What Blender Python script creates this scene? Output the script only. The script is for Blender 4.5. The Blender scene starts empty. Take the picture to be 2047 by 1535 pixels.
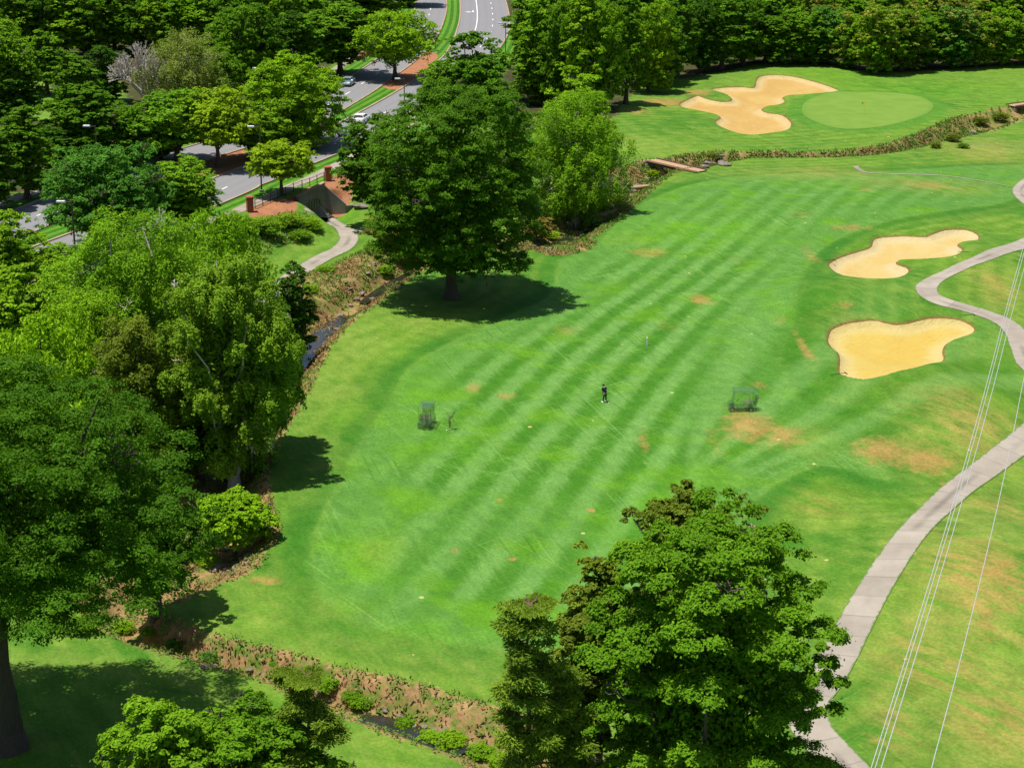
import bpy, math, random
import numpy as np
from mathutils import Matrix, Vector
from mathutils.geometry import delaunay_2d_cdt
random.seed(7)
RNG = np.random.default_rng(11)
rad = math.radians
scene = bpy.context.scene
COL = scene.collection
# ------------------------------------------------------------------ camera
TH = rad(18.5); F = 3389.0; HC = 48.1; ROLL = rad(0.7)
CX, CY = 1023.5, 767.5
cam_d = bpy.data.cameras.new("camera"); cam_d.sensor_width = 36; cam_d.lens = 36 * F / 2047
cam_d.clip_end = 3000; cam_d.clip_start = 1
cam = bpy.data.objects.new("camera", cam_d); COL.objects.link(cam)
RM = Matrix.Rotation(math.pi / 2 - TH, 3, 'X') @ Matrix.Rotation(ROLL, 3, 'Z')
cam.matrix_world = Matrix.Translation((0, 0, HC)) @ RM.to_4x4()
scene.camera = cam
RN = np.array(RM)
# ------------------------------------------------------------------ sky, sun, exposure
SUN_EL, SUN_AZ = rad(76), rad(192)       # the sun stands high on the left, a little behind the camera
w = bpy.data.worlds.new("World"); scene.world = w; w.use_nodes = True
nt = w.node_tree; bg = nt.nodes['Background']
sky = nt.nodes.new('ShaderNodeTexSky'); sky.sky_type = 'NISHITA'; sky.sun_disc = False
sky.sun_elevation = SUN_EL
sdir = Vector((math.cos(SUN_AZ) * math.cos(SUN_EL), math.sin(SUN_AZ) * math.cos(SUN_EL), math.sin(SUN_EL)))
sky.sun_rotation = math.atan2(sdir.x, sdir.y)
nt.links.new(sky.outputs[0], bg.inputs[0]); bg.inputs[1].default_value = 0.075
sl = bpy.data.lights.new("sun", 'SUN'); sl.energy = 4.85; sl.angle = rad(0.5); sl.color = (1, .955, .88)
so = bpy.data.objects.new("sun", sl); COL.objects.link(so)
so.rotation_euler = (-sdir).to_track_quat('-Z', 'Y').to_euler(); so.location = (0, 0, 300)
scene.view_settings.view_transform = 'Standard'; scene.view_settings.look = 'None'
scene.view_settings.exposure = 0.45; scene.view_settings.gamma = 1
scene.cycles.max_bounces = 5; scene.cycles.diffuse_bounces = 3; scene.cycles.transmission_bounces = 3
scene.cycles.transparent_max_bounces = 16
scene.cycles.use_adaptive_sampling = True

# ------------------------------------------------------------------ geometry helpers
def ray(px, py):
    d = RN @ np.array([(px - CX) / F, -(py - CY) / F, -1.0]); return d
def on(px, py, z=0.0):
    """point of the horizontal plane at height z seen in direction (px,py)"""
    d = ray(px, py); t = (z - HC) / d[2]; return np.array([d[0] * t, d[1] * t])
def onl(pts, z=0.0): return np.array([on(p[0], p[1], z) for p in pts])
def smooth(pts, closed=False, n=6):
    P = np.asarray(pts, float); m = len(P); out = []
    rng = range(m) if closed else range(m - 1)
    for i in rng:
        if closed: a, b, c, d = P[(i - 1) % m], P[i], P[(i + 1) % m], P[(i + 2) % m]
        else: a, b, c, d = P[max(i - 1, 0)], P[i], P[i + 1], P[min(i + 2, m - 1)]
        for k in range(n):
            t = k / n
            out.append(.5 * ((2 * b) + (c - a) * t + (2 * a - 5 * b + 4 * c - d) * t * t + (3 * b - a - 3 * c + d) * t ** 3))
    if not closed: out.append(P[-1])
    return np.array(out)
def resample(P, step):
    P = np.asarray(P, float); seg = np.hypot(*(P[1:, :2] - P[:-1, :2]).T); s = np.r_[0, np.cumsum(seg)]
    n = max(2, int(s[-1] / step) + 1); u = np.linspace(0, s[-1], n)
    return np.stack([np.interp(u, s, P[:, k]) for k in range(P.shape[1])], 1)
def sstep(a, b, x):
    t = np.clip((x - a) / (b - a), 0, 1); return t * t * (3 - 2 * t)
def line_d(X, Y, L, vals=None):
    """distance, signed distance (+ right of travel) and interpolated value along a polyline"""
    best = np.full(X.shape, 1e9); sg = np.zeros(X.shape); val = np.zeros(X.shape)
    for i in range(len(L) - 1):
        ax, ay = L[i][:2]; bx, by = L[i + 1][:2]; dx, dy = bx - ax, by - ay; q = dx * dx + dy * dy + 1e-12
        t = np.clip(((X - ax) * dx + (Y - ay) * dy) / q, 0, 1)
        ex, ey = X - ax - t * dx, Y - ay - t * dy; d = np.hypot(ex, ey); m = d < best
        best = np.where(m, d, best)
        cr = (X - ax) * dy - (Y - ay) * dx
        sg = np.where(m, np.sign(cr), sg)
        if vals is not None: val = np.where(m, vals[i] + (vals[i + 1] - vals[i]) * t, val)
    return best, best * sg, val
def poly_sd(X, Y, P):
    """signed distance to a polygon, + inside"""
    P = np.asarray(P); inside = np.zeros(X.shape, bool); best = np.full(X.shape, 1e9); n = len(P)
    for i in range(n):
        ax, ay = P[i]; bx, by = P[(i + 1) % n]; dx, dy = bx - ax, by - ay; q = dx * dx + dy * dy + 1e-12
        t = np.clip(((X - ax) * dx + (Y - ay) * dy) / q, 0, 1)
        best = np.minimum(best, np.hypot(X - ax - t * dx, Y - ay - t * dy))
        if abs(dy) > 1e-12:
            c = ((ay > Y) != (by > Y)) & (X < dx * (Y - ay) / dy + ax); inside ^= c
    return np.where(inside, best, -best)
def vnoise(X, Y, sc, seed=0):
    x = X * sc + seed * 17.13; y = Y * sc + seed * 7.7; xi = np.floor(x); yi = np.floor(y); fx = x - xi; fy = y - yi
    def h(a, b):
        v = np.sin(a * 127.1 + b * 311.7 + seed * 3.1) * 43758.5453; return v - np.floor(v)
    fx = fx * fx * (3 - 2 * fx); fy = fy * fy * (3 - 2 * fy)
    return (h(xi, yi) * (1 - fx) + h(xi + 1, yi) * fx) * (1 - fy) + (h(xi, yi + 1) * (1 - fx) + h(xi + 1, yi + 1) * fx) * fy

# ------------------------------------------------------------------ plan of the place (metres, from the picture's bearings)
ZR = 3.0                                   # the avenue lies three metres above the golf course
roadA = smooth(onl([(-60,585),(0,558),(100,513),(186,479),(300,437),(430,385),(480,362),(560,330),(650,293),(744,240),(830,190),(900,142),(945,102),(966,60),(968,20),(958,-20),(935,-50)], ZR))
roadB = smooth(onl([(-90,500),(30,450),(95,423),(200,378),(318,333),(400,306),(500,275),(600,238),(690,190),(735,160),(790,122),(832,82),(856,35),(862,0),(850,-40)], ZR))
walkA = smooth(onl([(-60,640),(60,588),(125,557),(250,505),(360,463),(460,428),(512,405),(590,371),(660,338),(740,295),(830,240),(900,195)], ZR))
walkB = smooth(onl([(-60,438),(0,409),(97,376),(125,364),(230,322),(330,285),(480,235),(600,185),(682,132),(712,105),(760,65),(780,20)], ZR))
crest = smooth(onl([(-200,740),(-60,670),(60,612),(200,560),(330,500),(440,455),(500,428),(560,415),(640,378),(700,345),(760,308),(850,262),(930,210),(990,160),(1035,110),(1050,50),(1040,0),(1020,-60)], ZR))
creek_px = [(2160,200,3.2),(2070,222,3.4),(2000,243,4.2),(1950,260,5.0),(1905,276,4.0),(1850,291,3.0),(1780,311,2.6),(1700,321,2.4),(1600,324,2.3),(1500,324,2.6),(1440,328,3.6),(1380,340,4.0),(1310,352,4.5),(1265,370,4.8),(1235,398,4.5),(1195,430,4.5),(1140,468,4.8),(1080,498,4.5),(980,512,4.0),(890,520,3.2),(830,535,3.0),(780,562,3.2),(735,590,3.4),(690,622,3.4),(650,652,3.3),(622,684,3.0),(602,715,2.8),(570,765,3.0),(530,830,3.2),(480,900,3.4),(445,960,3.6),(432,1020,4.0),(440,1080,4.2),(420,1125,4.0),(340,1180,3.6),(255,1225,3.2),(262,1268,2.0),(340,1303,1.9),(440,1330,1.8),(560,1364,1.9),(640,1392,2.2),(720,1418,2.6),(780,1436,2.8),(850,1460,2.9),(930,1486,3.0),(1000,1512,3.2),(1080,1560,3.4),(1180,1620,3.4),(1300,1700,3.4)]
creek = np.array([[*on(a, b, -1.0), c] for a, b, c in creek_px]); creek = smooth(creek, n=4)
sand_px = [
 [(1424,179),(1449,175),(1480,174),(1508,175),(1512,163),(1520,153),(1545,150),(1585,153),(1630,164),(1668,177),(1675,184),(1655,190),(1610,192),(1580,191),(1564,195),(1568,204),(1555,211),(1532,213),(1522,219),(1534,226),(1562,233),(1581,250),(1571,261),(1536,267),(1500,270),(1468,264),(1440,252),(1431,243),(1441,236),(1432,229),(1400,222),(1370,216),(1360,208),(1378,198),(1395,192),(1414,198),(1440,203),(1460,202),(1463,197),(1452,188)],
 [(1536+a/4, 384+b/4) for a, b in [(1060,350),(1250,355),(1300,340),(1400,305),(1480,297),(1580,300),(1660,330),(1680,360),(1660,385),(1580,395),(1530,405),(1510,425),(1550,460),(1500,500),(1420,520),(1250,533),(1060,540),(1020,560),(1040,580),(1100,600),(1120,630),(1080,665),(1000,690),(800,700),(640,680),(540,635),(490,590),(500,560),(580,520),(700,480),(800,450),(830,425),(840,390),(880,365)]],
 [(1536+a/4, 384+b/4) for a, b in [(480,1190),(490,1130),(520,1090),(620,1050),(740,1030),(850,1022),(930,1040),(1020,1055),(1120,1045),(1220,1020),(1330,1003),(1480,1010),(1580,1040),(1645,1085),(1630,1120),(1560,1150),(1480,1175),(1410,1220),(1390,1280),(1400,1330),(1340,1370),(1200,1400),(1000,1440),(880,1475),(780,1492),(680,1480),(600,1455),(570,1430),(575,1340),(560,1280),(510,1240)]]]
green_px = [(1603,225),(1608,212),(1630,200),(1670,192),(1723,190),(1790,192),(1840,200),(1863,214),(1860,228),(1835,242),(1790,256),(1745,263),(1700,266),(1660,262),(1625,250),(1607,238)]
# mounds of the course: (px, py, radius across, radius along, height)
MOUNDS = [(1990,560,9,16,2.4),(1900,840,8,12,2.6),(1985,1180,10,12,2.6),(1640,600,5,14,.8),(1560,150,16,30,.9),(1720,770,9,7,1.0),(1750,610,12,7,1.1),(1830,440,14,9,1.1),(1250,250,12,25,1.0),
          (1480,420,14,22,.7),(1750,400,14,20,.8),(1800,620,10,10,.5),(1060,520,9,9,.5),(1900,1450,10,9,.9),(700,1000,10,12,.3),(1660,900,9,10,.6)]
MO = [(*on(a, b), c, d, h) for a, b, c, d, h in MOUNDS]
def hills(X, Y):
    z = .25 * (vnoise(X, Y, .035, 3) - .5) + .12 * (vnoise(X, Y, .11, 5) - .5)
    for mx, my, ra, rb, h in MO: z = z + h * np.exp(-((X - mx) / ra) ** 2 - ((Y - my) / rb) ** 2)
    return z
def a1(v): return np.atleast_1d(np.asarray(v, float))
def ground_hit(px, py, fn, z0=0.0, it=8):
    z = z0
    for _ in range(it):
        p = on(px, py, z); z = .35 * z + .65 * float(fn(a1(p[0]), a1(p[1]))[0])
    p = on(px, py, z); return np.array([p[0], p[1], z])
SANDS = [smooth(np.array([ground_hit(a, b, hills)[:2] for a, b in s]), True, 4) for s in sand_px]
GREEN = smooth(np.array([ground_hit(a, b, hills)[:2] for a, b in green_px]), True, 4)
# tunnel head wall, standing across the cart path
WR = on(651, 429); WL = on(598, 441)
wd = (WR - WL) / np.linalg.norm(WR - WL); wn = np.array([wd[1], -wd[0]])      # wn points out of the tunnel
if wn[1] > 0: wn = -wn
def terrain(X, Y):
    z = hills(X, Y)
    d, sd, _ = line_d(X, Y, crest)
    emb = ZR * (1 - sstep(-.3, 8.5, sd)); k = emb / ZR
    z = z * (1 - k) + emb
    u = (X - WL[0]) * wd[0] + (Y - WL[1]) * wd[1]; v = (X - WL[0]) * wn[0] + (Y - WL[1]) * wn[1]
    L = np.linalg.norm(WR - WL)
    front = sstep(-.9, -.3, v) * (1 - sstep(5, 11, v)) * sstep(-2.0, .2, u) * (1 - sstep(L + 1.0, L + 5.0, u))
    z = z * (1 - front) + 0.0 * front
    back = (1 - sstep(-.9, -.5, v)) * sstep(-13, -8, v) * sstep(-2, .5, u) * (1 - sstep(L, L + 3, u))
    z = np.maximum(z, 3.1 * back)
    dc, _, hw = line_d(X, Y, creek, creek[:, 2])
    hw2 = hw * (1 + .25 * (vnoise(X, Y, .35, 9) - .5))
    cut = 1 - sstep(.24, 1.0, dc / np.maximum(hw2, .1))
    z = z - 1.75 * cut - .25 * cut * (1 - cut) * 4 * (vnoise(X, Y, .9, 2) - .5)
    for i, S in enumerate(SANDS):
        sdv = poly_sd(X, Y, S)
        z = z - .60 * sstep(-.25, .45, sdv) - .25 * sstep(.5, 4, sdv) + .22 * np.exp(-((sdv + 1.3) / 1.1) ** 2)
    sdg = poly_sd(X, Y, GREEN); z = z + .55 * sstep(-7, 1, sdg)
    return z
def fine(a0, a1_, step, lo, hi):
    core = np.arange(a0, a1_, step); l = [a0]; st = step
    while l[-1] > lo: st *= 1.18; l.append(l[-1] - st)
    h = [core[-1]]; st = step
    while h[-1] < hi: st *= 1.18; h.append(h[-1] + st)
    return np.r_[np.array(l[1:])[::-1], core, np.array(h[1:])]
GX = fine(-66, 76, .36, -900, 900); GY = fine(74, 345, .36, -200, 1500)
MX, MY = np.meshgrid(GX, GY)
TZ = terrain(MX, MY)
def tz(x, y):
    x = np.asarray(x, float); y = np.asarray(y, float)
    i = np.clip(np.searchsorted(GX, x) - 1, 0, len(GX) - 2); j = np.clip(np.searchsorted(GY, y) - 1, 0, len(GY) - 2)
    fx = (x - GX[i]) / (GX[i + 1] - GX[i]); fy = (y - GY[j]) / (GY[j + 1] - GY[j])
    return (TZ[j, i] * (1 - fx) + TZ[j, i + 1] * fx) * (1 - fy) + (TZ[j + 1, i] * (1 - fx) + TZ[j + 1, i + 1] * fx) * fy
def G(px, py, z0=0.0): return ground_hit(px, py, lambda x, y: tz(x, y), z0)

# ------------------------------------------------------------------ objects, tags
def tag(o, label=None, cat=None, group=None, kind=None):
    if label: o['label'] = label
    if cat: o['category'] = cat
    if group: o['group'] = group
    if kind: o['kind'] = kind
    return o
def link(name, me, mat=None, parent=None):
    o = bpy.data.objects.new(name, me); COL.objects.link(o)
    if mat is not None and not me.materials: me.materials.append(mat)
    if parent is not None: o.parent = parent
    return o
def empty(name, loc=(0, 0, 0), rz=0, **k):
    o = bpy.data.objects.new(name, None); COL.objects.link(o); o.location = loc; o.rotation_euler = (0, 0, rz); o.empty_display_size = .3
    return tag(o, **k)
def np_mesh(name, V, Fq, smooth_=False, attrs=None):
    me = bpy.data.meshes.new(name); V = np.ascontiguousarray(V, np.float32); k = Fq.shape[1]
    me.vertices.add(len(V)); me.vertices.foreach_set('co', V.ravel())
    me.loops.add(Fq.size); me.loops.foreach_set('vertex_index', Fq.astype(np.int32).ravel())
    me.polygons.add(len(Fq)); me.polygons.foreach_set('loop_start', np.arange(0, Fq.size, k, dtype=np.int32))
    me.polygons.foreach_set('use_smooth', np.full(len(Fq), smooth_))
    me.update()
    for nm, (dom, arr) in (attrs or {}).items():
        at = me.attributes.new(nm, 'FLOAT', dom); at.data.foreach_set('value', np.ascontiguousarray(arr, np.float32).ravel())
    return me
class MB:
    def __init__(s): s.v = []; s.f = []
    def add(s, vs, fs):
        o = len(s.v); s.v += [tuple(map(float, q)) for q in vs]; s.f += [tuple(i + o for i in f) for f in fs]; return s
    def box(s, c, sz, rz=0, taper=1.0, bev=0.0):
        x, y, z = [q / 2 for q in sz]; ca, sa = math.cos(rz), math.sin(rz); vs = []
        if bev <= 0: lay = [(-z, 1, 0), (z, taper, 0)]
        else: lay = [(-z, 1, bev), (-z + bev, 1, 0), (z - bev, taper, 0), (z, taper, bev)]
        for lz, k, ins in lay:
            for sx, sy in ((-1, -1), (1, -1), (1, 1), (-1, 1)):
                px, py = sx * (x * k - ins), sy * (y * k - ins)
                vs.append((c[0] + px * ca - py * sa, c[1] + px * sa + py * ca, c[2] + lz))
        n = len(lay); fs = [(3, 2, 1, 0), tuple(range(4 * n - 4, 4 * n))]
        for l in range(n - 1):
            for i in range(4): j = (i + 1) % 4; fs.append((4 * l + i, 4 * l + j, 4 * l + 4 + j, 4 * l + 4 + i))
        return s.add(vs, fs)
    def tube(s, p0, p1, r0, r1=None, n=8, caps=True):
        r1 = r0 if r1 is None else r1; p0, p1 = Vector(p0), Vector(p1); q = (p1 - p0).to_track_quat('Z', 'Y'); vs = []
        for p, r in ((p0, r0), (p1, r1)):
            for i in range(n):
                a = 2 * math.pi * i / n; vs.append(p + q @ Vector((math.cos(a) * r, math.sin(a) * r, 0)))
        fs = [(i, (i + 1) % n, n + (i + 1) % n, n + i) for i in range(n)]
        if caps: fs += [tuple(range(n))[::-1], tuple(range(n, 2 * n))]
        return s.add(vs, fs)
    def prism(s, prof, y0, y1, ins=None):
        """(x,z) outline carried from y0 to y1; ins scales the far face"""
        n = len(prof); vs = [(x, y0, z) for x, z in prof] + [(x, y1, z) for x, z in prof]
        fs = [tuple(range(n)), tuple(range(n, 2 * n))[::-1]] + [(i, n + i, n + (i + 1) % n, (i + 1) % n) for i in range(n)]
        return s.add(vs, fs)
    def ball(s, c, r, n=8, m=6):
        vs = []; fs = []
        r = (r, r, r) if not hasattr(r, '__len__') else r
        for j in range(m + 1):
            ph = math.pi * j / m
            for i in range(n):
                a = 2 * math.pi * i / n; vs.append((c[0] + r[0] * math.sin(ph) * math.cos(a), c[1] + r[1] * math.sin(ph) * math.sin(a), c[2] + r[2] * math.cos(ph)))
        for j in range(m):
            for i in range(n): fs.append((j * n + i, (j + 1) * n + i, (j + 1) * n + (i + 1) % n, j * n + (i + 1) % n))
        return s.add(vs, fs)
    def build(s, name, mat, parent=None, smooth_=False, bevel=0):
        me = bpy.data.meshes.new(name); me.from_pydata(s.v, [], s.f); me.update()
        if smooth_:
            for p in me.polygons: p.use_smooth = True
        o = link(name, me, mat, parent)
        if bevel:
            b = o.modifiers.new('b', 'BEVEL'); b.width = bevel; b.segments = 2; b.limit_method = 'ANGLE'
        return o
def copy_tree(o, parent=None):
    c = o.copy(); COL.objects.link(c); c.parent = parent
    for ch in list(o.children): copy_tree(ch, c)
    return c

# ------------------------------------------------------------------ materials
class NT:
    def __init__(s, name):
        s.m = bpy.data.materials.new(name); s.m.use_nodes = True; s.t = s.m.node_tree; s.n = s.t.nodes; s.l = s.t.links
        s.bsdf = s.n['Principled BSDF']; s.out = s.n['Material Output']
        s.bsdf.inputs['Specular IOR Level'].default_value = .25
        s.co = None
    def new(s, t, **k):
        n = s.n.new(t)
        for a, b in k.items(): setattr(n, a, b)
        return n
    def set(s, sock, v):
        if isinstance(v, bpy.types.NodeSocket): s.l.new(v, sock)
        else: sock.default_value = v
    def math(s, op, a, b=0.0, c=0.0, clamp=False):
        n = s.new('ShaderNodeMath', operation=op, use_clamp=clamp)
        for i, q in enumerate((a, b, c)): s.set(n.inputs[i], q)
        return n.outputs[0]
    def attr(s, name): return s.new('ShaderNodeAttribute', attribute_name=name).outputs['Fac']
    def obj(s):
        if s.co is None: s.co = s.new('ShaderNodeTexCoord').outputs['Object']
        return s.co
    def noise(s, sc=1.0, det=3, rough=.55, stretch=None, rot=0.0, dist=0.0, vec=None):
        v = vec or s.obj()
        if stretch or rot:
            mp = s.new('ShaderNodeMapping', vector_type='TEXTURE' if False else 'POINT')
            if rot:
                m0 = s.new('ShaderNodeMapping'); s.l.new(v, m0.inputs[0]); m0.inputs['Rotation'].default_value = (0, 0, rot); v = m0.outputs[0]
            s.l.new(v, mp.inputs[0]); mp.inputs['Scale'].default_value = stretch or (1, 1, 1); v = mp.outputs[0]
        n = s.new('ShaderNodeTexNoise'); s.l.new(v, n.inputs['Vector']); n.inputs['Scale'].default_value = sc
        n.inputs['Detail'].default_value = det; n.inputs['Roughness'].default_value = rough; n.inputs['Distortion'].default_value = dist
        return n.outputs['Fac']
    def ramp(s, x, a, b, c0=0.0, c1=1.0, smooth_=True):
        n = s.new('ShaderNodeMapRange'); n.interpolation_type = 'SMOOTHSTEP' if smooth_ else 'LINEAR'
        s.set(n.inputs['Value'], x)
        for k, q in (('From Min', a), ('From Max', b), ('To Min', c0), ('To Max', c1)): s.set(n.inputs[k], q)
        return n.outputs[0]
    def mix(s, f, a, b, mode='MIX'):
        n = s.new('ShaderNodeMix', data_type='RGBA', blend_type=mode); s.set(n.inputs[0], f)
        for i, q in ((6, a), (7, b)):
            s.set(n.inputs[i], q if isinstance(q, bpy.types.NodeSocket) else (*q, 1))
        return n.outputs[2]
    def bump(s, h, strength=.5, dist=.1):
        n = s.new('ShaderNodeBump'); n.inputs['Strength'].default_value = strength; n.inputs['Distance'].default_value = dist
        s.l.new(h, n.inputs['Height']); s.l.new(n.outputs[0], s.bsdf.inputs['Normal'])
    def done(s, col=None, rough=.9, metal=0):
        if col is not None: s.set(s.bsdf.inputs['Base Color'], col if isinstance(col, bpy.types.NodeSocket) else (*col, 1))
        s.bsdf.inputs['Roughness'].default_value = rough; s.bsdf.inputs['Metallic'].default_value = metal
        return s.m
def simple(name, col, rough=.6, metal=0, var=.12, sc=3.0, spec=.3):
    m = NT(name); f = m.noise(sc, 3)
    c = m.mix(f, tuple(q * (1 - var) for q in col), tuple(min(1, q * (1 + var)) for q in col))
    m.bsdf.inputs['Specular IOR Level'].default_value = spec
    return m.done(c, rough, metal)

STR_ROT = math.atan2(.29, 1.0)
def mat_ground():
    m = NT("turf_ground")
    big = m.noise(.045, 3, .5); med = m.noise(.28, 4, .6); fin = m.noise(4.5, 3, .7); fin2 = m.noise(1.3, 4, .65)
    # rough grass
    rough = m.mix(m.ramp(big, .38, .62), (.036, .138, .007), (.086, .192, .010))
    rough = m.mix(m.ramp(med, .35, .75), rough, (.125, .218, .024))
    sweep = m.noise(1.0, 3, .6, (.9, .10, 1), -.5, .6)
    rough = m.mix(m.ramp(sweep, .48, .72, 0, .55), rough, (.165, .232, .036))
    sweep2 = m.noise(1.0, 3, .6, (.12, 1.3, 1), .25, .5)
    rough = m.mix(m.ramp(sweep2, .5, .75, 0, .5), rough, (.026, .122, .007))
    # mown fairway, light and dark mowing bands (the blades lie over in turn)
    ph = m.attr('stripe'); wob = m.math('MULTIPLY', m.math('SUBTRACT', m.noise(.05, 2), .5), 1.8)
    sn = m.math('SINE', m.math('ADD', ph, wob))
    band = m.ramp(m.math('ADD', sn, m.math('MULTIPLY', m.math('SUBTRACT', m.noise(1.0, 4, .6, (2.4, .12, 1), -STR_ROT - .05, .3), .5), 2.4)), -.95, 1.0)
    sfade = m.math('MULTIPLY', m.attr('sfade'), m.ramp(m.noise(.05, 2), .32, .5, .45, 1))
    band = m.math('ADD', .5, m.math('MULTIPLY', m.math('SUBTRACT', band, .5), sfade))
    fair = m.mix(band, (.036, .140, .005), (.106, .238, .047))
    fair = m.mix(m.ramp(m.noise(.16, 3), .50, .68, 0, .7), fair, (.082, .218, .005))
    fair = m.mix(m.ramp(m.noise(.12, 3, .6, vec=None), .62, .78, 0, .5), fair, (.108, .238, .050))
    for rot, st, lo, hi, c, a in ((-STR_ROT, (5.0, .05, 1), .58, .72, (.15, .285, .068), .42), (-STR_ROT + 1.15, (5.0, .06, 1), .60, .72, (.15, .29, .065), .6),
                               (-STR_ROT - .35, (5.5, .055, 1), .61, .73, (.17, .30, .065), .55), (1.9, (5.5, .05, 1), .62, .73, (.15, .28, .075), .5), (-STR_ROT, (3.5, .08, 1), .60, .74, (.024, .11, .006), .6)):
        tr = m.noise(1.0, 2, .5, st, rot, .5); msk = m.noise(.10, 1)
        fair = m.mix(m.math('MULTIPLY', m.ramp(tr, lo, hi), m.ramp(msk, .4, .6, 0, a)), fair, c)
        rough = m.mix(m.math('MULTIPLY', m.ramp(tr, lo, hi), a * .4), rough, c)
    arc = m.math('SINE', m.math('ADD', m.math('MULTIPLY', m.attr('fair'), 2.6), m.math('MULTIPLY', med, 3.0)))
    rough = m.mix(m.math('MULTIPLY', m.ramp(arc, -.2, 1), m.ramp(m.noise(.06, 2), .4, .6, .05, .45)), rough, (.14, .225, .03))
    rough = m.mix(m.math('MULTIPLY', m.ramp(arc, .2, -1), .3), rough, (.04, .135, .008))
    sdf = m.math('ADD', m.attr('fair'), m.math('MULTIPLY', m.math('SUBTRACT', fin2, .5), .7))
    edge = m.math('MULTIPLY', m.ramp(m.attr('fair'), -4.5, -.6), m.ramp(m.attr('fair'), .3, -.2))
    rough = m.mix(m.math('MULTIPLY', edge, m.ramp(m.noise(.045, 1), .4, .6, .45, .9)), rough, (.024, .125, .008))
    col = m.mix(m.ramp(sdf, -.7, .7), rough, fair)
    fs = m.math('SINE', m.math('ADD', m.attr('fan'), m.math('MULTIPLY', m.math('SUBTRACT', med, .5), 2.0)))
    col = m.mix(m.math('MULTIPLY', m.attr('fanm'), .55), col, m.mix(m.ramp(fs, -.8, .9), (.040, .145, .006), (.110, .240, .050)))
    # lush and dry areas
    col = m.mix(m.math('MULTIPLY', m.attr('lush'), m.ramp(med, .3, .6)), col, (.088, .245, .006))
    col = m.mix(m.math('MULTIPLY', m.attr('pale'), m.ramp(med, .3, .65, .35, 1)), col, m.mix(m.ramp(m.noise(1.0, 3, .6, (1.6, .22, 1), -.75, .5), .40, .62), (.135, .238, .030), (.185, .240, .042)))
    col = m.mix(m.math('MULTIPLY', m.attr('tan'), m.ramp(m.noise(1.0, 4, .65, (1.2, .2, 1), -.75, .6), .36, .62)), col, (.27, .205, .055))
    dn = m.math('ADD', m.attr('dry'), m.math('MULTIPLY', m.math('SUBTRACT', m.noise(.9, 5, .7), .5), 1.5))
    drys = m.math('MULTIPLY', m.ramp(dn, .34, 1.05), m.ramp(m.attr('dry'), .05, .3))
    col = m.mix(m.math('MULTIPLY', drys, .82), col, m.mix(m.noise(.7, 3), (.28, .205, .055), (.28, .155, .05)))
    db = m.math('MULTIPLY', m.ramp(m.noise(.55, 5, .75), .64, .75), m.ramp(m.noise(.05, 2), .45, .62))
    col = m.mix(m.math('MULTIPLY', db, .55), col, (.25, .20, .045))
    # collar of the green
    col = m.mix(m.ramp(m.attr('green'), -2.8, -2.2, 0, .65), col, (.055, .180, .014))
    # verge and median: straight mower stripes beside the avenue
    vg = m.ramp(m.math('ADD', m.math('SINE', m.math('MULTIPLY', m.attr('da'), 4.2)), m.math('MULTIPLY', m.math('SUBTRACT', med, .5), .8)), -.3, .3)
    col = m.mix(m.ramp(m.attr('verge'), -.2, .2), col, m.mix(vg, (.032, .118, .006), (.080, .200, .012)))
    # forest floor, mulch, creek banks
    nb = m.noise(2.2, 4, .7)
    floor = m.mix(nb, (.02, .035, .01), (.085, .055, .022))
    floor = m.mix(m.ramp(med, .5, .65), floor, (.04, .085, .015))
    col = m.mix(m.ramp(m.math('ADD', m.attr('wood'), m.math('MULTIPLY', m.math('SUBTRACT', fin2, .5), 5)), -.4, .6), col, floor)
    mul = m.mix(m.noise(5, 4, .7), (.23, .095, .045), (.35, .17, .085))
    col = m.mix(m.ramp(m.math('ADD', m.attr('mulch'), m.math('MULTIPLY', m.math('SUBTRACT', fin2, .5), .8)), -.15, .2), col, mul)
    soil = m.mix(m.ramp(nb, .3, .7), (.20, .115, .05), (.38, .24, .11))
    soil = m.mix(m.ramp(m.noise(1.1, 4, .7), .42, .62), soil, m.mix(fin2, (.04, .11, .008), (.13, .19, .025)))
    soil = m.mix(m.ramp(m.noise(3.0, 3, .7), .60, .70), soil, (.30, .23, .13))
    bk = m.math('ADD', m.attr('bank'), m.math('MULTIPLY', m.math('SUBTRACT', m.noise(1.6, 4, .7), .5), 1.5))
    col = m.mix(m.ramp(bk, -.12, .12), col, soil)
    # ragged brown lip round the bunkers
    lp = m.math('ADD', m.attr('sand'), m.math('MULTIPLY', m.math('SUBTRACT', m.noise(5.0, 3, .7), .5), .30))
    col = m.mix(m.ramp(lp, -.30, -.16, 0, .8), col, (.17, .10, .035))
    # grain, and small pale divots and leaves
    col = m.mix(1.0, col, m.mix(m.ramp(fin, .25, .75), (.78, .80, .76), (1.20, 1.17, 1.17)), 'MULTIPLY')
    col = m.mix(1.0, col, m.mix(m.ramp(m.noise(.8, 6, .75, (1, .55, 1), -.4), .3, .7), (.80, .84, .80), (1.20, 1.13, 1.2)), 'MULTIPLY')
    v = m.new('ShaderNodeTexVoronoi'); v.inputs['Scale'].default_value = .55; m.l.new(m.obj(), v.inputs['Vector'])
    sp = m.new('ShaderNodeSeparateColor'); m.l.new(v.outputs['Color'], sp.inputs[0])
    spot = m.math('MULTIPLY', m.math('LESS_THAN', v.outputs['Distance'], m.math('MULTIPLY', sp.outputs[1], .11)), m.math('GREATER_THAN', sp.outputs[0], .72))
    spot = m.math('MULTIPLY', spot, m.ramp(m.attr('bank'), -.5, -1.5))
    col = m.mix(m.math('MULTIPLY', spot, .7), col, m.mix(sp.outputs[2], (.42, .42, .15), (.55, .40, .18)))
    m.bump(m.math('ADD', fin, m.math('MULTIPLY', fin2, .6)), .35, .06)
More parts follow.
